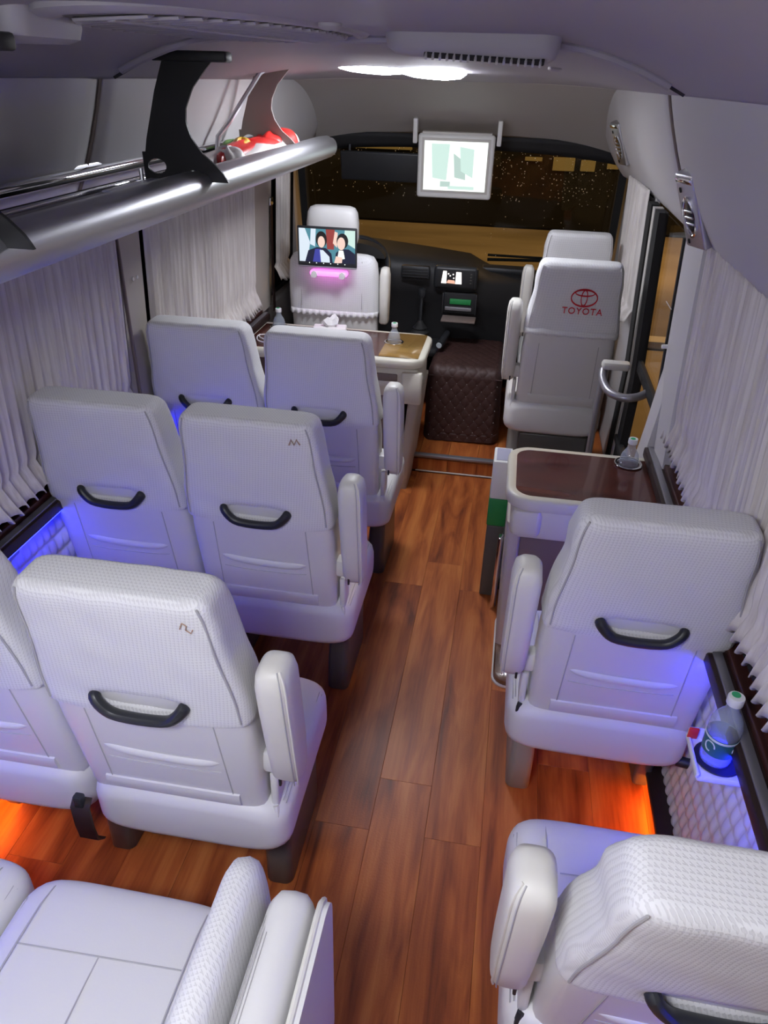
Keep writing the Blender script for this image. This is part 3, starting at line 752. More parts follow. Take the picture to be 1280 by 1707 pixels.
# ------------------------------------------------------------------ tables
def make_table(name, x0, x1, y0, y1, zt, label, aisle, panel_z=.53):
    """x0..x1 with the free end on the aisle side (aisle=+1: free end at x1)"""
    t = empty(name, ((x0+x1)/2, (y0+y1)/2, 0), 0, label, 'table')
    cx, cy = (x0+x1)/2, (y0+y1)/2; hx, hy = (x1-x0)/2, (y1-y0)/2
    fx = aisle*hx
    def outline(ins, n=8):
        r = .075
        pts = []
        for sy, a0 in ((1, 0), (-1, 1)):
            pass
        a = hx-ins; b = hy-ins; r = max(.02, .085-ins)
        P_ = [(-a, b), (-a, -b)]
        for k in range(n+1): th = -pi/2+pi/2*k/n; P_.append((a-r+r*cos(th), -b+r+r*sin(th)))
        for k in range(n+1): th = pi/2*k/n; P_.append((a-r+r*cos(th), b-r+r*sin(th)))
        return [(aisle*x, y) for x, y in P_] if aisle > 0 else [(-x, y) for x, y in P_][::-1]
    rg = [[(x, y, z) for x, y in outline(i)] for z, i in ((zt-.045, .012), (zt-.042, .004), (zt-.03, 0), (zt-.01, 0), (zt-.003, .003), (zt, .010), (zt, .030), (zt-.004, .034))]
    top = MB().loft(rg).build('tabletop', 'beige_plastic', t, angle=45)
    rg = [[(x, y, z) for x, y in outline(.030)] for z in (zt-.006, zt-.0005)]
    MB().loft(rg).build('wood_inlay', 'veneer', top, smooth=False)
    return t, hx, hy
# long table, left
TL, hx, hy = make_table('folding_table', -.915, .0, 3.245, 3.68, .705, 'long beige table with dark wood inlay behind the driver seat', 1)
MB().box((hx-.06-.115, 0, .58), (.30, hy*1.72, .15), .02).build('drawer_box', 'beige_plastic', TL)
dh = MB().box((hx-.20, -hy*.865, .60), (.15, .012, .05), .005).build('finger_recess', 'taupe_panel', TL)
MB().box((hx-.20, -hy*.875, .575), (.16, .016, .03), .006).build('drawer_lip', 'beige_plastic', TL)
MB().box((hx-.055, -hy*.84, .56), (.10, .04, .16), .012).build('drawer_corner', 'beige_plastic', TL)
# front leg panel: tapered towards the floor
def leg_panel(par, xo, w0, w1, y0, y1, z0, z1, lean, name, mat, r=.016):
    rg = []
    for z, w, l in ((z0, w0, 0), ((z0+z1)/2, (w0+w1)/2, lean*.5), (z1, w1, lean)):
        rg.append([(xo+l+x, (y0+y1)/2+y, z) for x, y in rrect(w/2, (y1-y0)/2, r, 3)])
    return MB().loft(rg).build(name, mat, par, angle=50)
leg_panel(TL, hx-.085, .05, .055, -hy*.80, hy*.80, 0, .53, .045, 'leg', 'beige_grey')
leg_panel(TL, hx-.24, .22, .26, -hy*.70, hy*.70, .0, .53, .02, 'cabinet_panel', 'taupe_panel', .006)
MB().box((-.30, hy*.2, .45), (.30, .02, .40), .004).build('back_panel', 'taupe_panel', TL)
MB().box((-.14, -.19, .62), (.30, .03, .085), .01).build('apron', 'beige_plastic', TL)
MB().box((hx-.02, -hy*.80, .575), (.012, .02, .02), .004).build('indicator', 'blue_led', TL)
# free end of the wood inlay, amber light on it painted as paler veneer
MB().box((hx-.125, .0, .7068), (.19, hy*1.70, .0016), .0005, 1).build('painted_lit_inlay', 'lit_veneer', TL)
# small table, right
TR, hx2, hy2 = make_table('side_table', .415, .925, 2.045, 2.445, .705, 'small beige table with dark wood inlay and one bottle, right side', -1)
MB().box((.01, -hy2*.82, .605), (.45, .04, .11), .015).build('apron', 'beige_plastic', TR)
MB().box((-hx2+.075, -.02, .61), (.10, hy2*1.75, .10), .02).build('corner_block', 'beige_plastic', TR)
leg_panel(TR, -hx2+.055, .045, .05, -hy2*.55, hy2*.90, 0, .56, -.012, 'leg', 'beige_grey')
leg_panel(TR, .02, .40, .42, -hy2*.45, -hy2*.38, 0, .56, 0, 'cabinet_panel', 'taupe_panel', .004)
MB().box((hx2-.03, -hy2*.95, .645), (.03, .014, .012), .003).build('indicator', 'blue_led', TR)

# cup holders and bottles
def cup_holder(loc, label):
    c = empty('cup_holder', loc, 0, label, 'cup holder', 'chrome cup holders')
    MB().lathe([(.030, -.095), (.034, -.09), (.0395, .0), (.047, .0015), (.048, .004), (.043, .0055), (.037, .003), (.033, -.086), (.0001, -.088)], n=28).build('chrome_ring', 'chrome', c, angle=50)
    return c
def bottle(loc, label, rz=0, tilt=0, s=1.0):
    b = empty('water_bottle', loc, rz, label, 'bottle', 'small plastic water bottles')
    pf = [(.0001, 0), (.024, .0005), (.029, .004), (.0305, .012), (.0295, .03), (.0305, .045), (.0295, .062), (.0305, .075), (.0315, .082), (.031, .10), (.027, .116), (.019, .130), (.0135, .138), (.0125, .150), (.0125, .156), (.011, .1562), (.0001, .1564)]
    MB().lathe(pf, n=28).build('bottle_body', 'bottle_plastic', b, angle=45)
    lb = MB().lathe([(.0300, .030), (.0312, .031), (.0315, .052), (.0312, .074), (.0306, .075)], n=28, cap=False).build('paper_label', 'bottle_label', b, angle=45)
    # white swirl and stripe on the label
    for ph in (-1.9, -.6, 1.2, 2.6):
        MB().tube([(.0318*cos(ph+.33*cos(a)), .0318*sin(ph+.33*cos(a)), .053+.012*sin(a)) for a in [k*.45 for k in range(12)]], .0014, 5).build('label_swirl', 'label_white', lb)
    MB().lathe([(.0316, .0685), (.0320, .069), (.0320, .0735), (.0316, .074)], n=28, cap=False).build('label_stripe', 'label_white', lb)
    cap = MB().lathe([(.0001, .154), (.0150, .154), (.0158, .156), (.0158, .170), (.0148, .173), (.0001, .1735)], n=24).build('cap', 'bottle_cap', b, angle=40)
    MB().lathe([(.0001, .1736), (.0085, .1738), (.0085, .1745), (.0001, .1746)], (.003, .002, 0), n=16).build('cap_print', 'cap_green', cap)
    b.scale = (s, s, s)
    return b
# cup_holder sits in the table, the bottle stands in it
for (x, y), tl, bl in (((-.800, 3.60), 'chrome cup holder at the window end of the long table', 'small water bottle at the window end of the long table'),
                       ((-.180, 3.50), 'chrome cup holder at the aisle end of the long table', 'small water bottle at the aisle end of the long table'),
                       ((.826, 2.375), 'chrome cup holder in the small right table', 'small water bottle standing in the small right table')):
    cup_holder((x, y, .706), tl); bottle((x, y, .630), bl, random.uniform(0, 6))

# holder tray on the right wall with a bottle
HT = empty('bottle_tray', (.880, 1.125, .655), 0, 'white bottle tray with dark pad fixed to the quilted right wall', 'tray')
MB().box((0, 0, 0), (.105, .105, .014), .004).build('tray_base', 'white_plastic', HT)
for sx, a in ((0, 1), (1, 0)):
    if a: MB().box((0, .053, .018), (.11, .008, .03), .003).build('tray_rim', 'white_plastic', HT)
MB().box((-.053, 0, .010), (.008, .11, .012), .003).build('tray_rim', 'white_plastic', HT)
MB().lathe([(.0001, .0085), (.045, .0085), (.047, .010), (.045, .012), (.0001, .012)], (-.004, 0, 0), 28).build('pad', 'matte_black', HT)
MB().box((.065, .0, .0), (.04, .05, .02), .003).build('tray_bracket', 'white_plastic', HT)
MB().box((-.047, .045, .026), (.02, .006, .028), .002).build('red_tab', 'red_bag', HT)
bottle((.868, 1.122, .667), 'blue-labelled water bottle on the wall tray at lower right', 1.2, s=1.0)

# tissue box, cable on the long table
tb = empty('tissue_pack', (-.53, 3.60, .706), .15, 'white tissue sticking out of a pack on the long table', 'tissues')
MB().box((0, 0, .012), (.17, .09, .024), .008).build('pack', 'tissue', tb)
rt = random.Random(5)
vs = [(0, 0, .075)]; 
ringa = [(.05*cos(a)*rt.uniform(.6, 1.1), .03*sin(a)*rt.uniform(.6, 1.1), .045+rt.uniform(-.01, .02)) for a in [k*pi/5 for k in range(10)]]
ringb = [(.025*cos(a), .012*sin(a), .022) for a in [k*pi/5 for k in range(10)]]
MB().loft([ringb, ringa, [(x*.5+.006, y*.5, z+.018+rt.uniform(-.006, .008)) for x, y, z in ringa]]).build('tissue', 'tissue', tb, angle=10)
cp = [(-.855, 3.45, .709), (-.84, 3.40, .712), (-.79, 3.36, .711), (-.74, 3.36, .709), (-.715, 3.40, .712), (-.74, 3.45, .711), (-.80, 3.46, .709), (-.85, 3.42, .714), (-.83, 3.34, .715), (-.78, 3.31, .714), (-.745, 3.28, .714), (-.735, 3.243, .70), (-.735, 3.235, .64), (-.75, 3.232, .58)]
cc = []
for i in range(len(cp)-1):
    p0, p1, p2, p3 = [Vector(cp[max(0, min(len(cp)-1, j))]) for j in (i-1, i, i+1, i+2)]
    for k in range(6):
        t = k/6; cc.append(.5*((2*p1)+(-p0+p2)*t+(2*p0-5*p1+4*p2-p3)*t*t+(-p0+3*p1-3*p2+p3)*t**3))
tag(MB().tube(cc, .0028, 6).build('charging_cable', 'cable'), 'white charging cable looped on the long table, hanging over its edge', 'cable')

# ------------------------------------------------------------------ tablet, television
TB = empty('tablet', (-.552, 3.655, 1.008), 0, 'lit tablet showing two people, clipped behind the driver seat', 'tablet')
Rt = Matrix.Rotation(RAD(-6), 4, 'X')
MB().box((0, 0, .10), (.300, .010, .188), .006, 2).build('tablet_body', 'black_plastic', TB)
scr = empty('screen', (0, -.0055, .10)); scr.parent = TB
def flat(par, poly, mat, name, dy):
    n = len(poly); m = MB().add([(x, dy, z) for x, z in poly] + [(x, dy+.0003, z) for x, z in poly], [tuple(range(n))] + [tuple(range(2*n-1, n-1, -1))])
    return m.build(name, mat, par, smooth=False)
def el(cx, cz, a, b, n=20): return [(cx+a*cos(2*pi*k/n), cz+b*sin(2*pi*k/n)) for k in range(n)]
W_, H_ = .141, .083
flat(scr, [(-W_, -H_), (W_, -H_), (W_, H_), (-W_, H_)], 'scr_teal', 'picture_background', -.0004)
flat(scr, [(-W_, -H_), (-.10, -H_), (-.085, .02), (-.11, H_), (-W_, H_)], 'scr_pale', 'picture_shape', -.0006)
flat(scr, [(.0, -.01), (.035, -.01), (.04, H_), (-.005, H_)], 'scr_red', 'picture_shape', -.0006)
flat(scr, [(-.085, .01), (-.06, -.0), (-.055, H_), (-.08, H_)], 'scr_pale', 'picture_shape', -.0007)
flat(scr, [(.085, .03), (W_, .0), (W_, H_), (.09, H_)], 'scr_mint', 'picture_shape', -.0006)
flat(scr, [(.03, .02), (.05, .0), (.055, .07), (.04, .075)], 'scr_skin', 'picture_shape', -.0007)
flat(scr, [(-.115, -H_), (.03, -H_), (.022, -.03), (-.005, -.005), (-.05, -.002), (-.095, -.02)], 'scr_suit', 'picture_person', -.0009)
flat(scr, [(-.075, -H_), (-.03, -H_), (-.03, -.01), (-.06, -.012)], 'scr_blue', 'picture_person', -.0010)
flat(scr, el(-.028, .035, .028, .038), 'scr_hair', 'picture_person', -.0011)
flat(scr, el(-.028, .023, .018, .027), 'scr_skin', 'picture_person', -.0012)
flat(scr, [(-.03, -H_), (.015, -H_), (.012, -.045), (-.02, -.015), (-.036, -.015)], 'scr_pale', 'picture_person', -.0012)
flat(scr, [(.035, -H_), (W_, -H_), (W_, -.025), (.11, -.005), (.07, -.005), (.045, -.025)], 'scr_suit', 'picture_person', -.0009)
flat(scr, el(.078, .032, .029, .036), 'scr_hair', 'picture_person', -.0011)
flat(scr, el(.072, .020, .020, .030), 'scr_skin', 'picture_person', -.0012)
flat(scr, [(.05, -.06), (.09, -.05), (.082, -.012), (.06, -.012)], 'scr_white', 'picture_person', -.0012)
flat(scr, [(.035, -H_+.008), (.075, -H_+.012), (.078, -.045), (.045, -.04)], 'scr_skin', 'picture_person', -.0013)
flat(scr, [(-W_, -H_), (W_, -H_), (W_, -H_+.010), (-W_, -H_+.010)], 'scr_black', 'task_bar', -.0014)
for i in range(6): flat(scr, el(-.09+.036*i, -H_+.005, .0028, .0028, 8), 'scr_white', 'bar_icon', -.0016)
MB().box((0, .004, .004), (.296, .012, .012), .004).build('hinge_bar', 'alu', TB)
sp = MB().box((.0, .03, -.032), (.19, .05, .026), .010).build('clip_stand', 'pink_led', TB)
for xx in (-.072, .072): MB().lathe([(.0001, 0), (.016, .001), (.018, .006), (.016, .018), (.0001, .02)], n=18).build('clip_knob', 'white_plastic', TB, loc=(xx, .002, -.038)).rotation_euler = (RAD(-90), 0, 0)
MB().box((0, .05, .06), (.04, .03, .12), .006).build('clip_arm', 'black_plastic', TB)

TV = empty('television', (-.003, 4.29, 1.428), 0, 'white-framed television hanging from the front header, screen glowing', 'television')
TV.rotation_euler = (RAD(6), 0, RAD(1)); TV.scale = (1.075,)*3
MB().box((0, .012, 0), (.375, .034, .295), .014, 3).build('casing', 'white_plastic', TV)
MB().box((0, -.005, .005), (.335, .004, .250), .004).build('bezel', 'cream_paint', TV)
sc2 = empty('screen', (0, -.0075, .005)); sc2.parent = TV
a, b = .155, .113
flat(sc2, [(-a, -b), (a, -b), (a, b), (-a, b)], 'scr_white', 'picture_background', 0)
flat(sc2, [(-.11, -.055), (-.04, -.065), (-.03, .10), (-.12, .10)], 'scr_mint', 'picture_shape', -.0004)
flat(sc2, [(.0, -.05), (.055, -.06), (.05, .02), (-.01, .06)], 'scr_grey', 'picture_shape', -.0004)
flat(sc2, [(.03, -.02), (.09, -.05), (.09, .08), (.02, .09)], 'scr_mint', 'picture_shape', -.0005)
flat(sc2, [(-.07, -.095), (-.02, -.095), (-.02, -.07), (-.07, -.07)], 'scr_grey', 'picture_shape', -.0004)
flat(sc2, [(-.03, -.105), (.10, -.105), (.10, -.09), (-.03, -.09)], 'scr_mint', 'picture_shape', -.0004)
MB().box((0, .018, .150), (.34, .03, .012), .004).build('hinge', 'cream_paint', TV)
for xx in (-.205, .205): MB().box((xx, .03, .155), (.022, .05, .11), .005).build('mount_bracket', 'white_plastic', TV)

# ------------------------------------------------------------------ cab: engine cover, dashboard, wheel
def eng():
    x0, x1, yb, yt, z0, z1 = -.03, .37, 3.735, 4.25, .085, .515
    R_ = .05; L1 = z1-z0-R_; L2 = pi/2*R_; L3 = yt-yb-R_; LT = L1+L2+L3
    def fn(u, v):
        s = v*LT; p = .054
        a = (u*(x1-x0)/p + s/p*.78); b = (u*(x1-x0)/p - s/p*.78)
        puff = (abs(sin(pi*a/1.0))*abs(sin(pi*b/1.0)))**.28*.0045
        ex = min(u, 1-u); side = .05*max(0, 1-ex/.10)**2
        x = x0+(x1-x0)*u
        flare = .02*max(0, 1-v*3)*(u-.3)
        if s < L1: return (x+flare, yb-puff+side*1.2, z0+s + (0.015*u if s < .05 else 0))
        if s < L1+L2: th = (s-L1)/R_; return (x, yb+R_-(R_+puff)*cos(th)+side*1.2*cos(th), z0+L1+(R_+puff)*sin(th)-side*sin(th))
        return (x, yb+R_+s-L1-L2, z1+puff-side)
    return MB().grid(fn, 120, 220)
ec = empty('engine_cover', (0, 0, 0), 0, 'dark brown diamond-quilted cover over the engine box in the aisle', 'engine cover')
eng().build('quilted_cover', 'quilt_brown', ec, angle=180, solid=.004)
MB().box((.17, 4.02, .28), (.38, .50, .40), .03).build('engine_box', 'matte_black', ec)
st = MB(); p = .054
for i in range(-2, 20):
    for j in range(-2, 24):
        for h in (0, .5):
            uu = (i+h)*p; s = (j+h)*p/.78
            if 0.012 < uu < .388 and .02 < s < .35: st.box((-.03+uu, 3.732, .085+s), (.0035, .004, .0035), .001, 1)
so = st.build('quilt_stitches', 'seam', ec, smooth=False); so['kind'] = 'stuff'
MB().tube([(-.03+.4*k/10, 3.733, .468) for k in range(11)], .003, 6).build('cover_piping', 'quilt_brown', ec)

DB = empty('dashboard', (0, 4.35, 0), 0, 'black dashboard with a lit stereo and open glove tray', 'dashboard')
rg = []
for x, zt, yb in ((-.86, .93, 4.22), (-.70, .985, 4.16), (-.50, 1.0, 4.13), (-.32, .985, 4.14), (-.15, .97, 4.18), (.10, .945, 4.18), (.18, .905, 4.20), (.24, .88, 4.24), (.5, .87, 4.34), (.86, .86, 4.38)):
    rg.append([(x, y-4.35, z) for y, z in ((4.72, .60), (4.72, zt-.06), (4.60, zt-.01), (yb+.12, zt), (yb+.03, zt-.02), (yb, zt-.07), (yb+.02, zt-.20), (yb+.05, zt-.24), (yb+.06, .45), (yb+.2, .40))])
MB().loft(rg).build('dash_body', 'dash', DB, angle=50)
hu = MB().box((.055, -.185, .885), (.245, .05, .125), .02, 3).build('stereo', 'black_plastic', DB)
MB().box((.055, -.212, .885), (.205, .006, .095), .008).build('stereo_bezel', 'matte_black', hu)
ss = empty('stereo_screen', (.035, -.2165, .888)); ss.parent = hu
flat(ss, [(-.06, -.038), (.06, -.038), (.06, .038), (-.06, .038)], 'scr_black', 'picture_background', 0)
flat(ss, [(-.058, -.03), (-.03, -.03), (-.03, .036), (-.05, .036)], 'scr_radio', 'picture_shape', -.0005)
flat(ss, [(.02, -.03), (.055, -.03), (.05, .034), (.022, .034)], 'scr_radio', 'picture_shape', -.0005)
flat(ss, [(-.03, -.028), (.02, -.03), (.015, -.012), (-.02, -.01)], 'scr_peach', 'picture_shape', -.0005)
for cx, cz in ((-.01, .012), (.006, .02), (-.02, .022), (.01, .0)): flat(ss, el(cx, cz, .004, .004, 8), 'scr_radio', 'picture_dot', -.0005)
for i in range(4): MB().box((.140, -.216, .865+.016*i), (.010, .004, .008), .002, 1).build('stereo_button', 'leg_dark', hu)
ib = MB().box((-.17, -.20, .905), (.16, .04, .07), .01).build('air_vent', 'black_plastic', DB)
for i in range(4): MB().box((-.17, -.222, .882+.014*i), (.14, .006, .004), .001, 1).build('vent_slat', 'dash', ib)
# instrument hood
MB().loft([[(-.50+x*s, y, .985+z*s) for x, z in [(.17*cos(a), .075*sin(a)) for a in [pi*k/12 for k in range(13)]]] for y, s in ((-.10, .85), (-.24, 1.0), (-.30, 1.0))]).build('instrument_hood', 'dash', DB, angle=50)
# open compartment under the stereo with a green card and a drop-down tray
gb = MB().box((.085, -.165, .745), (.185, .05, .115), .008).build('glove_compartment', 'matte_black', DB)
MB().box((.09, -.192, .755), (.12, .012, .03), .003).build('green_card', 'green_box', gb)
MB().box((.08, -.194, .715), (.15, .012, .02), .003).build('document', 'grey_metal', gb)
for xx in (-.008, .178): MB().box((xx, -.195, .745), (.008, .02, .115), .002).build('compartment_side', 'dash', gb)
MB().box((.09, -.25, .672), (.19, .11, .010), .003).build('drop_tray', 'taupe_panel', gb)
# gear lever
gl = empty('gear_lever', (-.125, 4.10, .52), 0, 'black gear lever with rubber boot beside the stereo', 'gear lever')
MB().lathe([(.075, .0), (.07, .02), (.06, .03), (.064, .04), (.05, .055), (.054, .065), (.04, .08), (.042, .09), (.025, .11), (.012, .13)], n=20).build('boot', 'rubber', gl)
MB().tube([(0, 0, .11), (.0, .01, .2), (.0, .02, .26)], .009, 8).build('stick', 'black_plastic', gl)
MB().lathe([(.0001, .25), (.018, .255), (.024, .275), (.022, .30), (.0001, .31)], (.0, .02, 0), 16).build('knob', 'black_plastic', gl)
MB().box((0, .0, -.02), (.24, .22, .05), .02).build('console', 'dash', gl)
fl = empty('flashlight', (.005, 3.985, .565), 0, 'small dark torch with pale lens lying on the engine cover', 'torch')
MB().tube([(0, -.04, .0), (.01, .0, .006), (.03, .10, .03)], [.021, .020, .016], 14).build('torch_body', 'black_plastic', fl)
MB().tube([(0, -.040, .0), (-.0012, -.0445, -.001)], .016, 14).build('torch_lens', 'label_white', fl)
# steering wheel
SW = empty('steering_wheel', (-.52, 4.06, .93), 0, 'black steering wheel beyond the driver seat', 'steering wheel')
mt = Matrix.Rotation(RAD(38), 4, 'X')
MB().tube([mt @ Vector((.205*cos(2*pi*k/40), .205*sin(2*pi*k/40), 0)) for k in range(41)], .016, 10).build('rim', 'black_plastic', SW)
MB().lathe([(.0001, -.03), (.06, -.03), (.075, -.01), (.07, .012), (.0001, .02)], n=24).build('hub', 'black_plastic', SW).matrix_local = mt
for a in (0, pi, -pi/2): MB().tube([mt @ Vector((.06*cos(a), .06*sin(a), -.005)), mt @ Vector((.20*cos(a), .20*sin(a), 0))], .014, 8, ry=.007).build('spoke', 'black_plastic', SW)
MB().tube([mt @ Vector((0, 0, -.02)), mt @ Vector((0, 0, -.25))], .03, 12).build('column', 'dash', SW)
# wiper at the bottom of the windscreen, visor and mirror
wp = empty('wiper', (.30, 4.66, .86), 0, 'black wiper resting at the foot of the windscreen', 'wiper')
MB().tube([(-.1, .06, .02), (.25, .05, .035), (.5, .0, .03)], .010, 6).build('wiper_arm', 'rubber', wp)
MB().box((.2, .045, .05), (.6, .012, .014), .003).build('wiper_blade', 'rubber', wp)
gr = tag(MB().box((.33, 4.44, .885), (.30, .10, .035), .012).build('dash_mount', 'black_plastic'), 'black grab bar on top of the dashboard before the front seat', 'grab bar')
vz = empty('sun_visor', (-.42, 4.39, 1.49), 0, 'dark sun visor hanging left of the television', 'sun visor')
MB().box((0, 0, -.085), (.46, .022, .155), .018, 3, Matrix.Rotation(RAD(12), 4, 'X')).build('visor_flap', 'black_plastic', vz)
MB().tube([(-.18, .005, .02), (-.18, .0, -.02)], .008, 8).build('visor_hinge', 'black_plastic', vz)

# ------------------------------------------------------------------ ceiling fixtures
def ceiling_lamp(loc, label, rot=(0, 0, 0)):
    L = empty('ceiling_lamp', loc, 0, label, 'ceiling lamp', 'round white ceiling lamps'); L.rotation_euler = rot
    base = [[(x, y, z) for x, y in squircle(a, b, 2.3, 40)] for z, a, b in ((.02, .235, .125), (0, .24, .13), (-.006, .235, .125))]
    MB().loft(base).build('lamp_base', 'ceiling_part', L, angle=40)
    for cx, s in ((-.10, 1.08), (.13, .95)):
        dm = [[(cx+x, y, z) for x, y in squircle(a*s, b*s, 2.1, 36)] for z, a, b in ((-.004, .14, .12), (-.022, .138, .116), (-.036, .118, .095), (-.044, .07, .055), (-.046, .01, .008))]
        MB().loft(dm).build('diffuser', 'lamp_diffuser', L, angle=50)
    return L
ceiling_lamp((-.145, 3.10, 1.886), 'glowing white ceiling lamp behind the air vent box', (RAD(-3.5), RAD(3), 0))
ceiling_lamp((-.05, -.05, 1.925), 'glowing white ceiling lamp overhead behind the viewer')
# hanging air vent box
V1 = empty('air_vent_box', (.22, 1.88, 1.925), 0, 'grey air vent box with slotted grille hanging from the ceiling', 'air vent'); V1.rotation_euler = (0, RAD(2.2), RAD(0))
rg = [[(x, y, z) for x, y in rrect(a, b, r, 5)] for z, a, b, r in ((.01, .185, .10, .04), (-.02, .183, .10, .04), (-.038, .178, .096, .04), (-.048, .162, .086, .04), (-.052, .14, .075, .035))]
MB().loft(rg).build('vent_housing', 'ceiling_part', V1, angle=45)
gi = MB().box((.03, -.085, -.044), (.25, .022, .010), .003, 2, Matrix.Rotation(RAD(38), 4, 'X')).build('grille_recess', 'dark_gap', V1)
for i in range(17): MB().box((-.09+.0148*i, -.090, -.047), (.0052, .024, .009), .001, 1, Matrix.Rotation(RAD(38), 4, 'X')).build('grille_bar', 'panel', V1)
# flush oval vent on the left
V2 = empty('oval_vent', (-.235, 1.64, 1.918), 0, 'oval ceiling vent with louvres at top left', 'air vent'); V2.rotation_euler = (0, RAD(-2), RAD(-10)); V2.scale = (.78, 1.35, 1)
def ering(z, a, b): return [(x, y, z) for x, y in squircle(a, b, 2.2, 56)]
MB().loft([ering(.012, .26, .36), ering(-.004, .262, .362), ering(-.010, .252, .352), ering(-.011, .235, .335), ering(-.006, .222, .322), ering(.002, .215, .315)], True, True).build('vent_rim', 'ceiling_part', V2, angle=50)
MB().loft([ering(.004, .224, .324), ering(-.004, .224, .324), ering(-.008, .20, .30)]).build('vent_well', 'leg_dark', V2)
for i in range(20):
    y = -.276+.029*i; hw = .205*max(0, 1-(abs(y)/.30)**2.2)**(1/2.2)
    if hw > .02: MB().box((0, y, -.0095), (2*hw, .014, .006), .001, 1, Matrix.Rotation(RAD(20), 4, 'X')).build('louvre', 'ceiling_part', V2)
MB().box((0, 0, -.0125), (.02, .56, .008), .002).build('centre_rib', 'ceiling_part', V2)
# second vent box, top left
V3 = empty('air_vent_box', (-.60, 1.28, 1.905), 0, 'grey air vent box cut by the top left edge', 'air vent')
rg = [[(x, y, z) for x, y in rrect(a, b, r, 5)] for z, a, b, r in ((.03, .20, .10, .03), (-.01, .20, .10, .03), (-.026, .196, .096, .03), (-.033, .18, .085, .03))]
MB().loft(rg).build('vent_housing', 'ceiling_part', V3, angle=45)
MB().tube([(-.70+1.4*k/20, 2.02, ceil_pt(-.70+1.4*k/20, 2.02)-.012) for k in range(21)], .006, 6).build('ceiling_seam', 'dark_gap', ce)
MB().tube([(-.66+1.32*k/20, 1.98, ceil_pt(-.66+1.32*k/20, 1.98)-.014) for k in range(21)], .012, 8).build('ceiling_rib', 'ceiling', ce)
def sensor(x, y): MB().lathe([(.0001, -.016), (.014, -.015), (.022, -.009), (.023, -.0)], n=18).build('ceiling_button', 'ceiling_part', ce, loc=(x, y, ceil_pt(x, y)-.006))
sensor(-.02, 1.55); sensor(.42, 2.8)
# speakers / air nozzles on the right panel
def outlet(y, z, x, label, s=1.0):
    A = empty('air_outlet', (x, y, z), 0, label, 'air outlet', 'silver air outlets on the right panel'); A.rotation_euler = (0, RAD(-26), RAD(26)); A.scale = (s, s, s)
    MB().box((.012, 0, 0), (.040, .085, .21), .008, 3).build('outlet_plate', 'alu', A)
    MB().box((-.004, 0, .09), (.016, .07, .018), .005).build('outlet_lamp', 'chrome', A)
    MB().loft([[(-.006-d, y_*f, z_*f-.012) for y_, z_ in [(.027*cos(2*pi*k/28), .06*sin(2*pi*k/28)) for k in range(28)]] for d, f in ((0, 1.0), (.006, .98), (.007, .85), (.003, .8))]).build('nozzle_ring', 'chrome', A, angle=40)
    MB().loft([[(-.008-d, y_*f, z_*f-.012) for y_, z_ in [(.021*cos(2*pi*k/24), .046*sin(2*pi*k/24)) for k in range(24)]] for d, f in ((0, 1.0), (.001, .9))]).build('nozzle', 'black_plastic', A)
    for zz in (-.03, -.012, .006): MB().box((-.011, 0, zz), (.004, .034, .006), .001, 1).build('nozzle_vane', 'alu', A)
    for zz in (.062, -.085): MB().box((-.009, .022, zz), (.004, .006, .014), .001, 1).build('outlet_slot', 'matte_black', A)
outlet(2.23, 1.545, .818, 'nearer silver air outlet on the right overhead panel')
outlet(3.82, 1.60, .772, 'farther silver air outlet on the right overhead panel', .9)

# ------------------------------------------------------------------ luggage rack, left
RK = empty('luggage_rack', (-.5, 2.0, 1.55), 0, 'brushed metal luggage rack with curved brackets along the left side', 'luggage rack')
def rack_prof(y):
    pts = [(.035*cos(a)*.9, .040*sin(a)) for a in [-pi/2+pi*k/10 for k in range(11)]]
    pts += [(-.01, .046), (-.05, .040), (-.055, .032), (-.02, .030), (-.02, -.036)]
    return [(x+.0, y, z+.012) for x, z in pts]
ra = []
for y in (-1.75, -1.0, -.4, 0, .6, 1.2, 1.50): ra.append(rack_prof(y))
ra.append([(x*.96, 1.53, .012+(z-.012)*.93) for x, _, z in ra[-1]]); ra.append([(x*.7, 1.548, .012+(z-.012)*.6) for x, _, z in ra[-2]])
MB().loft(ra).build('front_rail', 'alu', RK, angle=40)
MB().box((-.105, -.1, .022), (.13, 3.25, .008), .002).build('shelf_plate', 'grey_metal', RK)
MB().box((-.185, -.1, .026), (.02, 3.25, .012), .003).build('shelf_strip', 'chrome', RK)
MB().box((-.24, -.1, .006), (.10, 3.25, .010), .002).build('shelf_channel', 'matte_black', RK)
MB().tube([(-.295, -1.7, .045), (-.295, 1.5, .045)], .016, 10).build('rear_rail', 'chrome', RK)
MB().box((-.315, -.1, .060), (.03, 3.25, .014), .003).build('rear_strip', 'alu', RK)
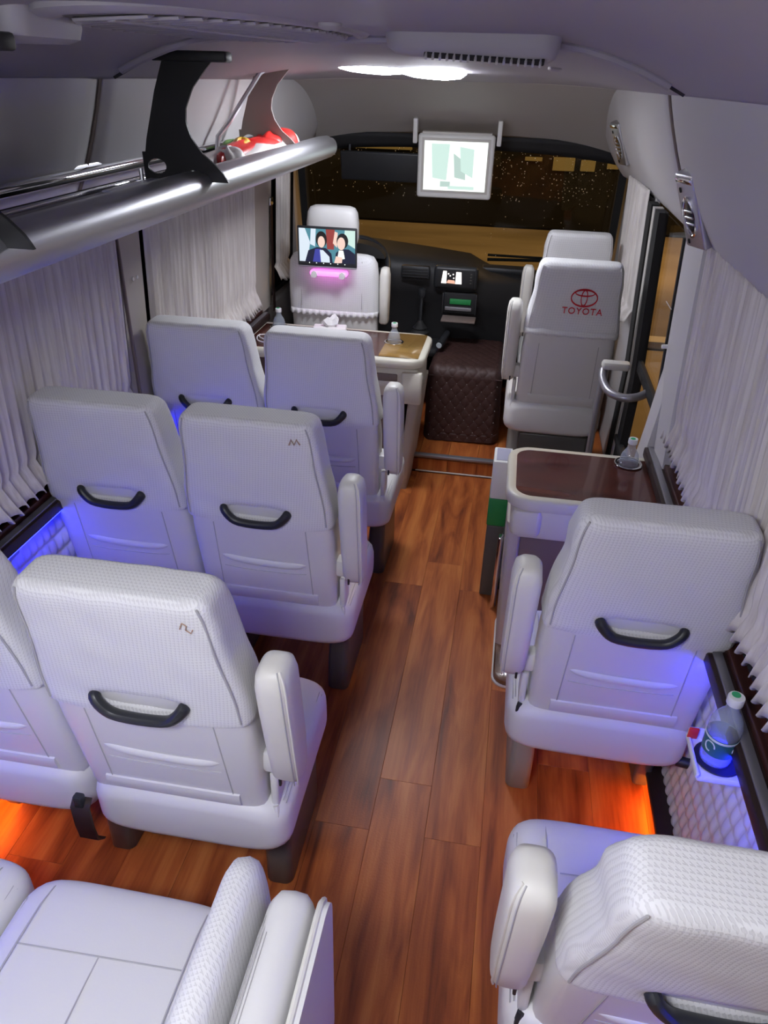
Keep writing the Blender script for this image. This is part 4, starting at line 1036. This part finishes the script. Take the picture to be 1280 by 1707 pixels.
def bracket(y, mat, name='bracket', dx=0.0):
    # S-shaped plate from the shelf up to the ceiling, in the x-z plane; with a round hole near its foot
    z1 = .30
    m = MB(); hxc, hzc, hr = -.125, .064, .023
    th = .004; n = 24
    hole = [(hxc+hr*1.15*cos(2*pi*k/n), hzc+hr*.8*sin(2*pi*k/n)) for k in range(n)]
    # lower block outline around the hole
    zcut = .11
    LX = [(.03, -.170), (.05, -.166), (.131, -.146), (.243, -.108), (.33, -.070)]; RX = [(.03, .075), (.05, .064), (.074, .040), (.10, .006), (.136, -.020), (.17, -.031), (.205, -.027), (.25, -.004), (.29, .033), (.33, .075)]
    def pw(tab, z):
        for (a, va), (b, vb) in zip(tab, tab[1:]):
            if z <= b: return va+(vb-va)*(z-a)/(b-a)
        return tab[-1][1]
    def lx(z): return pw(LX, z)
    def rx(z): return pw(RX, z)
    cx0, cx1, cz0, cz1 = lx(.06), hxc+.040, .03, .098
    def ray(a):
        dx, dz = cos(a), sin(a); t = 9
        if dx > 1e-6: t = min(t, (cx1-hxc)/dx)
        if dx < -1e-6: t = min(t, (cx0-hxc)/dx)
        if dz > 1e-6: t = min(t, (cz1-hzc)/dz)
        if dz < -1e-6: t = min(t, (cz0-hzc)/dz)
        return (hxc+dx*t, hzc+dz*t)
    angs = sorted([2*pi*k/n for k in range(n)] + [math.atan2(b-hzc, a-hxc) % (2*pi) for a in (cx0, cx1) for b in (cz0, cz1)])
    inn = [(hxc+hr*1.15*cos(a), hzc+hr*.8*sin(a)) for a in angs]; out = [ray(a) for a in angs]; k_ = len(angs)
    m.loft([[(x, -th, z) for x, z in inn], [(x, -th, z) for x, z in out], [(x, th, z) for x, z in out], [(x, th, z) for x, z in inn], [(x, -th, z) for x, z in inn]], False, False)
    # foot to the right of the hole block
    zz = [.03+.068*k/6 for k in range(7)]
    m.loft([[(cx1, -th, z), (max(rx(z), cx1+.001), -th, z), (max(rx(z), cx1+.001), th, z), (cx1, th, z)] for z in zz])
    zz = [.098+(z1+.03-.098)*k/24 for k in range(25)]
    m.loft([[(lx(z), -th, z), (rx(z), -th, z), (rx(z), th, z), (lx(z), th, z)] for z in zz])
    o = m.build(name, mat, RK, angle=30); o.location = (dx, y, 0)
    MB().box((.0, 0, z1+.020), (.20, .05, .024), .006).build('bracket_cap', mat, o)
    for xx in (-.17, -.02): MB().tube([(xx, -.012, .028), (xx, -.012, .058)], .006, 8).build('bolt', 'alu', o)
    return o
bracket(.05, 'bracket_black'); bracket(1.02, 'bracket_taupe', dx=-.072); bracket(-.86, 'bracket_black')
MB().tube([(-.255, .82, .03), (-.25, .83, .085), (-.215, .86, .13), (-.12, .95, .285), (-.10, .98, .305)], .009, 8).build('support_rod', 'alu', RK)
# things on the rack
BG = empty('bag', (-.625, 2.76, 1.578), 0, 'crumpled red and white bag with yellow print on the rack', 'bag')
def blob(cx, cy, ax, ay, h, name, mat, seed, par, nu=26, nv=12):
    r_ = random.Random(seed); ph = [r_.uniform(0, 6) for _ in range(6)]
    def fn(u, v):
        a = 2*pi*u; e = v*pi/2; rr = cos(e)**.55
        f = 1+.10*sin(3*a+ph[0])+.06*sin(5*a+ph[1])+.05*sin(9*a+ph[2])*rr
        return (cx+ax*rr*f*cos(a), cy+ay*rr*f*sin(a), h*sin(e)**.8*(1+.10*sin(4*a+ph[3])+.08*sin(7*a+ph[4])))
    return MB().grid(fn, nu, nv).build(name, mat, par, angle=60)
blob(0, .06, .085, .40, .040, 'bag_edge', 'bag_white', 1, BG); blob(.0, .05, .070, .35, .050, 'bag_body', 'red_bag', 2, BG)
blob(.01, .34, .075, .16, .066, 'bag_end', 'red_bag', 4, BG); blob(.005, .37, .085, .165, .058, 'bag_edge', 'bag_white', 5, BG)
blob(-.01, .0, .035, .08, .056, 'bag_print', 'bag_yellow', 6, BG); blob(.02, -.22, .05, .07, .046, 'bag_print', 'bag_white', 7, BG)
tag(blob(-.735, 2.95, .028, .10, .03, 'leaf_bundle', 'green_leaf', 9, None, 20, 6), 'small green bundle behind the red bag on the rack', 'bundle').location = (0, 0, 1.585)
tag(MB().box((-.60, 1.93, 1.581), (.10, .30, .004), .001, 1).build('leaflet', 'paper_blue', smooth=False), 'pale blue leaflet lying on the rack beside the black bracket', 'leaflet')

# ------------------------------------------------------------------ curtains
def curtain(sx, y0, y1, z0, z1, pitch, label, amp=.013, ruf=.07, lean=0.0, gather=None, xoff=.045, seed=0, flare=.030):
    r_ = random.Random(seed); n = int((y1-y0)/pitch*10); ph = [r_.uniform(-.8, .8) for _ in range(400)]
    nz = 26
    def fn(u, v):
        z = z0+(z1-z0)*v; y = y0+(y1-y0)*u; k = (y-y0)/pitch
        j = int(k); p = ph[j]*(1-(k-j))+ph[j+1]*(k-j)
        a = amp*(1+.35*sin(p*3))
        zz = (z-z0)/ruf
        if zz < 1: a = a*(1+.7*(1-zz)); 
        band = -.010*math.exp(-((z-z0-ruf)/.012)**2)
        out = (flare*(1-zz)**1.2 if zz < 1 else 0)
        off = a*(.5-.5*cos(2*pi*k+p))*1.3 + out + band
        yy = y + .006*sin(2*pi*k+p) + lean*(1-v)*.1
        if gather: yy = gather(yy, z)
        return (sx*(xwall(z)-xoff+.012-off), yy, z + (.006*sin(2*pi*k) if v == 0 else 0))
    return tag(MB().grid(fn, n, nz).build('curtain', 'curtain', angle=180, solid=.0012), label, 'curtain', 'pleated beige curtains')
curtain(-1, .55, 2.235, .80, 1.47, .042, 'wide pleated curtain on the left, nearest the viewer, below the rack', seed=1)
curtain(-1, 2.44, 3.60, .80, 1.47, .038, 'pleated curtain on the left beside the long table', seed=2, ruf=.09)
curtain(-1, 3.98, 4.22, .85, 1.47, .045, 'narrow gathered curtain at the driver side window', amp=.016, seed=3)
curtain(1, .50, 2.36, .825, 1.46, .036, 'long pleated curtain on the right behind the single seats', ruf=.085, xoff=.036, seed=4, flare=.010, amp=.010)
curtain(1, 3.44, 4.10, .90, 1.46, .055, 'narrow curtain at the front passenger window', amp=.016, xoff=.055, seed=5)

sb = empty('seat_belt', (-.895, 3.86, 0), 0, 'dark seat belt hanging on the left pillar behind the driver', 'seat belt')
MB().loft([[(x-.002, y-.018, z), (x+.002, y-.018, z), (x+.002, y+.018, z), (x-.002, y+.018, z)] for x, y, z in ((.0, .0, 1.26), (-.005, -.01, 1.0), (-.005, -.015, .72))]).build('strap', 'dark_brown', sb, smooth=False)
MB().box((.0, .0, 1.275), (.012, .045, .04), .005).build('anchor', 'chrome', sb)
# ------------------------------------------------------------------ handrail, box by the table, small fittings
HR = empty('handrail', (.765, 2.93, 0), 0, 'grey tubular handrail with cream pad by the side door', 'handrail')
MB().tube([(.005, .02, .02), (0, 0, .4), (0, 0, .80)], .014, 12).build('post', 'grey_metal', HR)
def arc(pts, n=6):
    cc = []
    for i in range(len(pts)-1):
        p0, p1, p2, p3 = [Vector(pts[max(0, min(len(pts)-1, j))]) for j in (i-1, i, i+1, i+2)]
        for k in range(n):
            t = k/n; cc.append(.5*((2*p1)+(-p0+p2)*t+(2*p0-5*p1+4*p2-p3)*t*t+(-p0+3*p1-3*p2+p3)*t**3))
    return cc + [Vector(pts[-1])]
MB().tube(arc([(.0, .02, .84), (-.002, -.02, .815), (.02, -.09, .792), (.07, -.13, .785), (.125, -.125, .790), (.17, -.09, .80)]), .0165, 12).build('curved_rail', 'grey_metal', HR)
MB().box((.045, .02, .862), (.11, .05, .034), .012).build('rail_pad', 'cream_paint', HR)
# carton and metal edge on the aisle side of the small table
CT = empty('carton', (.402, 2.50, .21), 0, 'white and green carton wedged between small table and doorway', 'carton')
MB().box((.0, .03, .33), (.07, .13, .16), .006).build('carton_top', 'white_plastic', CT)
MB().box((.0, .03, .19), (.072, .132, .12), .006).build('carton_sleeve', 'green_box', CT)
MB().box((.0, .03, -.04), (.066, .126, .34), .006).build('carton_foot', 'leg_dark', CT)
MB().box((0, .03, .411), (.05, .10, .003), .001, 1).build('carton_lid', 'paper_blue', CT)
EDG = tag(MB().box((.428, 2.40, .17), (.022, .04, .34), .008).build('edge_guard', 'chrome'), 'shiny chrome edge guard standing at the leg of the small table', 'edge guard')
# low wooden plinth beside the right seat
PLN = empty('floor_plinth', (.53, 2.145, 0), 0, 'low marbled brown plinth with pale rim on the floor by the right seat', 'plinth')
MB().loft([[(x, y, z) for x, y in rrect(a, b, .05, 6)] for z, a, b in ((0, .088, .205), (.006, .088, .205), (.008, .086, .203))]).build('plinth_rim', 'cream_paint', PLN)
MB().loft([[(x, y, z) for x, y in rrect(a, b, .05, 6)] for z, a, b in ((.007, .083, .20), (.025, .083, .20), (.030, .078, .195))]).build('plinth_top', 'plinth_wood', PLN)
# wall socket on the left
SK = empty('wall_socket', (-.947, 1.475, .675), 0, 'grey wall socket under the blue strip at left edge', 'socket')
MB().box((0, 0, 0), (.02, .11, .06), .006).build('socket_plate', 'leg_plastic', SK)
for yy in (-.03, .0, .03): MB().box((.0105, yy, .003), (.003, .006, .02), .001, 1).build('socket_slot', 'matte_black', SK)

# ------------------------------------------------------------------ outside at night
struct(MB().grid(lambda u, v: (-30+60*u, 4.9-14+56*v if False else -4+50*v, -.85), 1, 1).build('ground', 'road', smooth=False))
bld = empty('building', (0, 17.0, -.85), 0, 'dark low building across the road, seen through the windscreen', 'building')
MB().box((0, 0, 1.0), (44, 1.2, 2.0), .05, 1).build('facade', 'night_wall', bld, smooth=False)
for x, z, w, h in ((.55, 1.33, .34, .07), (1.15, 1.26, .42, .24), (1.62, 1.25, .28, .2), (2.1, 1.26, .22, .1), (2.7, 1.2, .3, .05), (-3.2, 1.42, 2.6, .05), (-1.1, 1.40, 1.2, .04)):
    MB().box((x, -.62, z), (w, .06, h), .01, 1).build('window', 'amber_window', bld, smooth=False)
struct(MB().box((0, 30, 3), (60, .5, 8), .1, 1).build('far_wall', 'night_wall'))
tag(MB().box((0, 8.9, -.80), (30, .25, .10), .03, 2).build('road_kerb', 'cream_paint'), 'pale kerb stripe crossing the wet road outside', 'kerb')
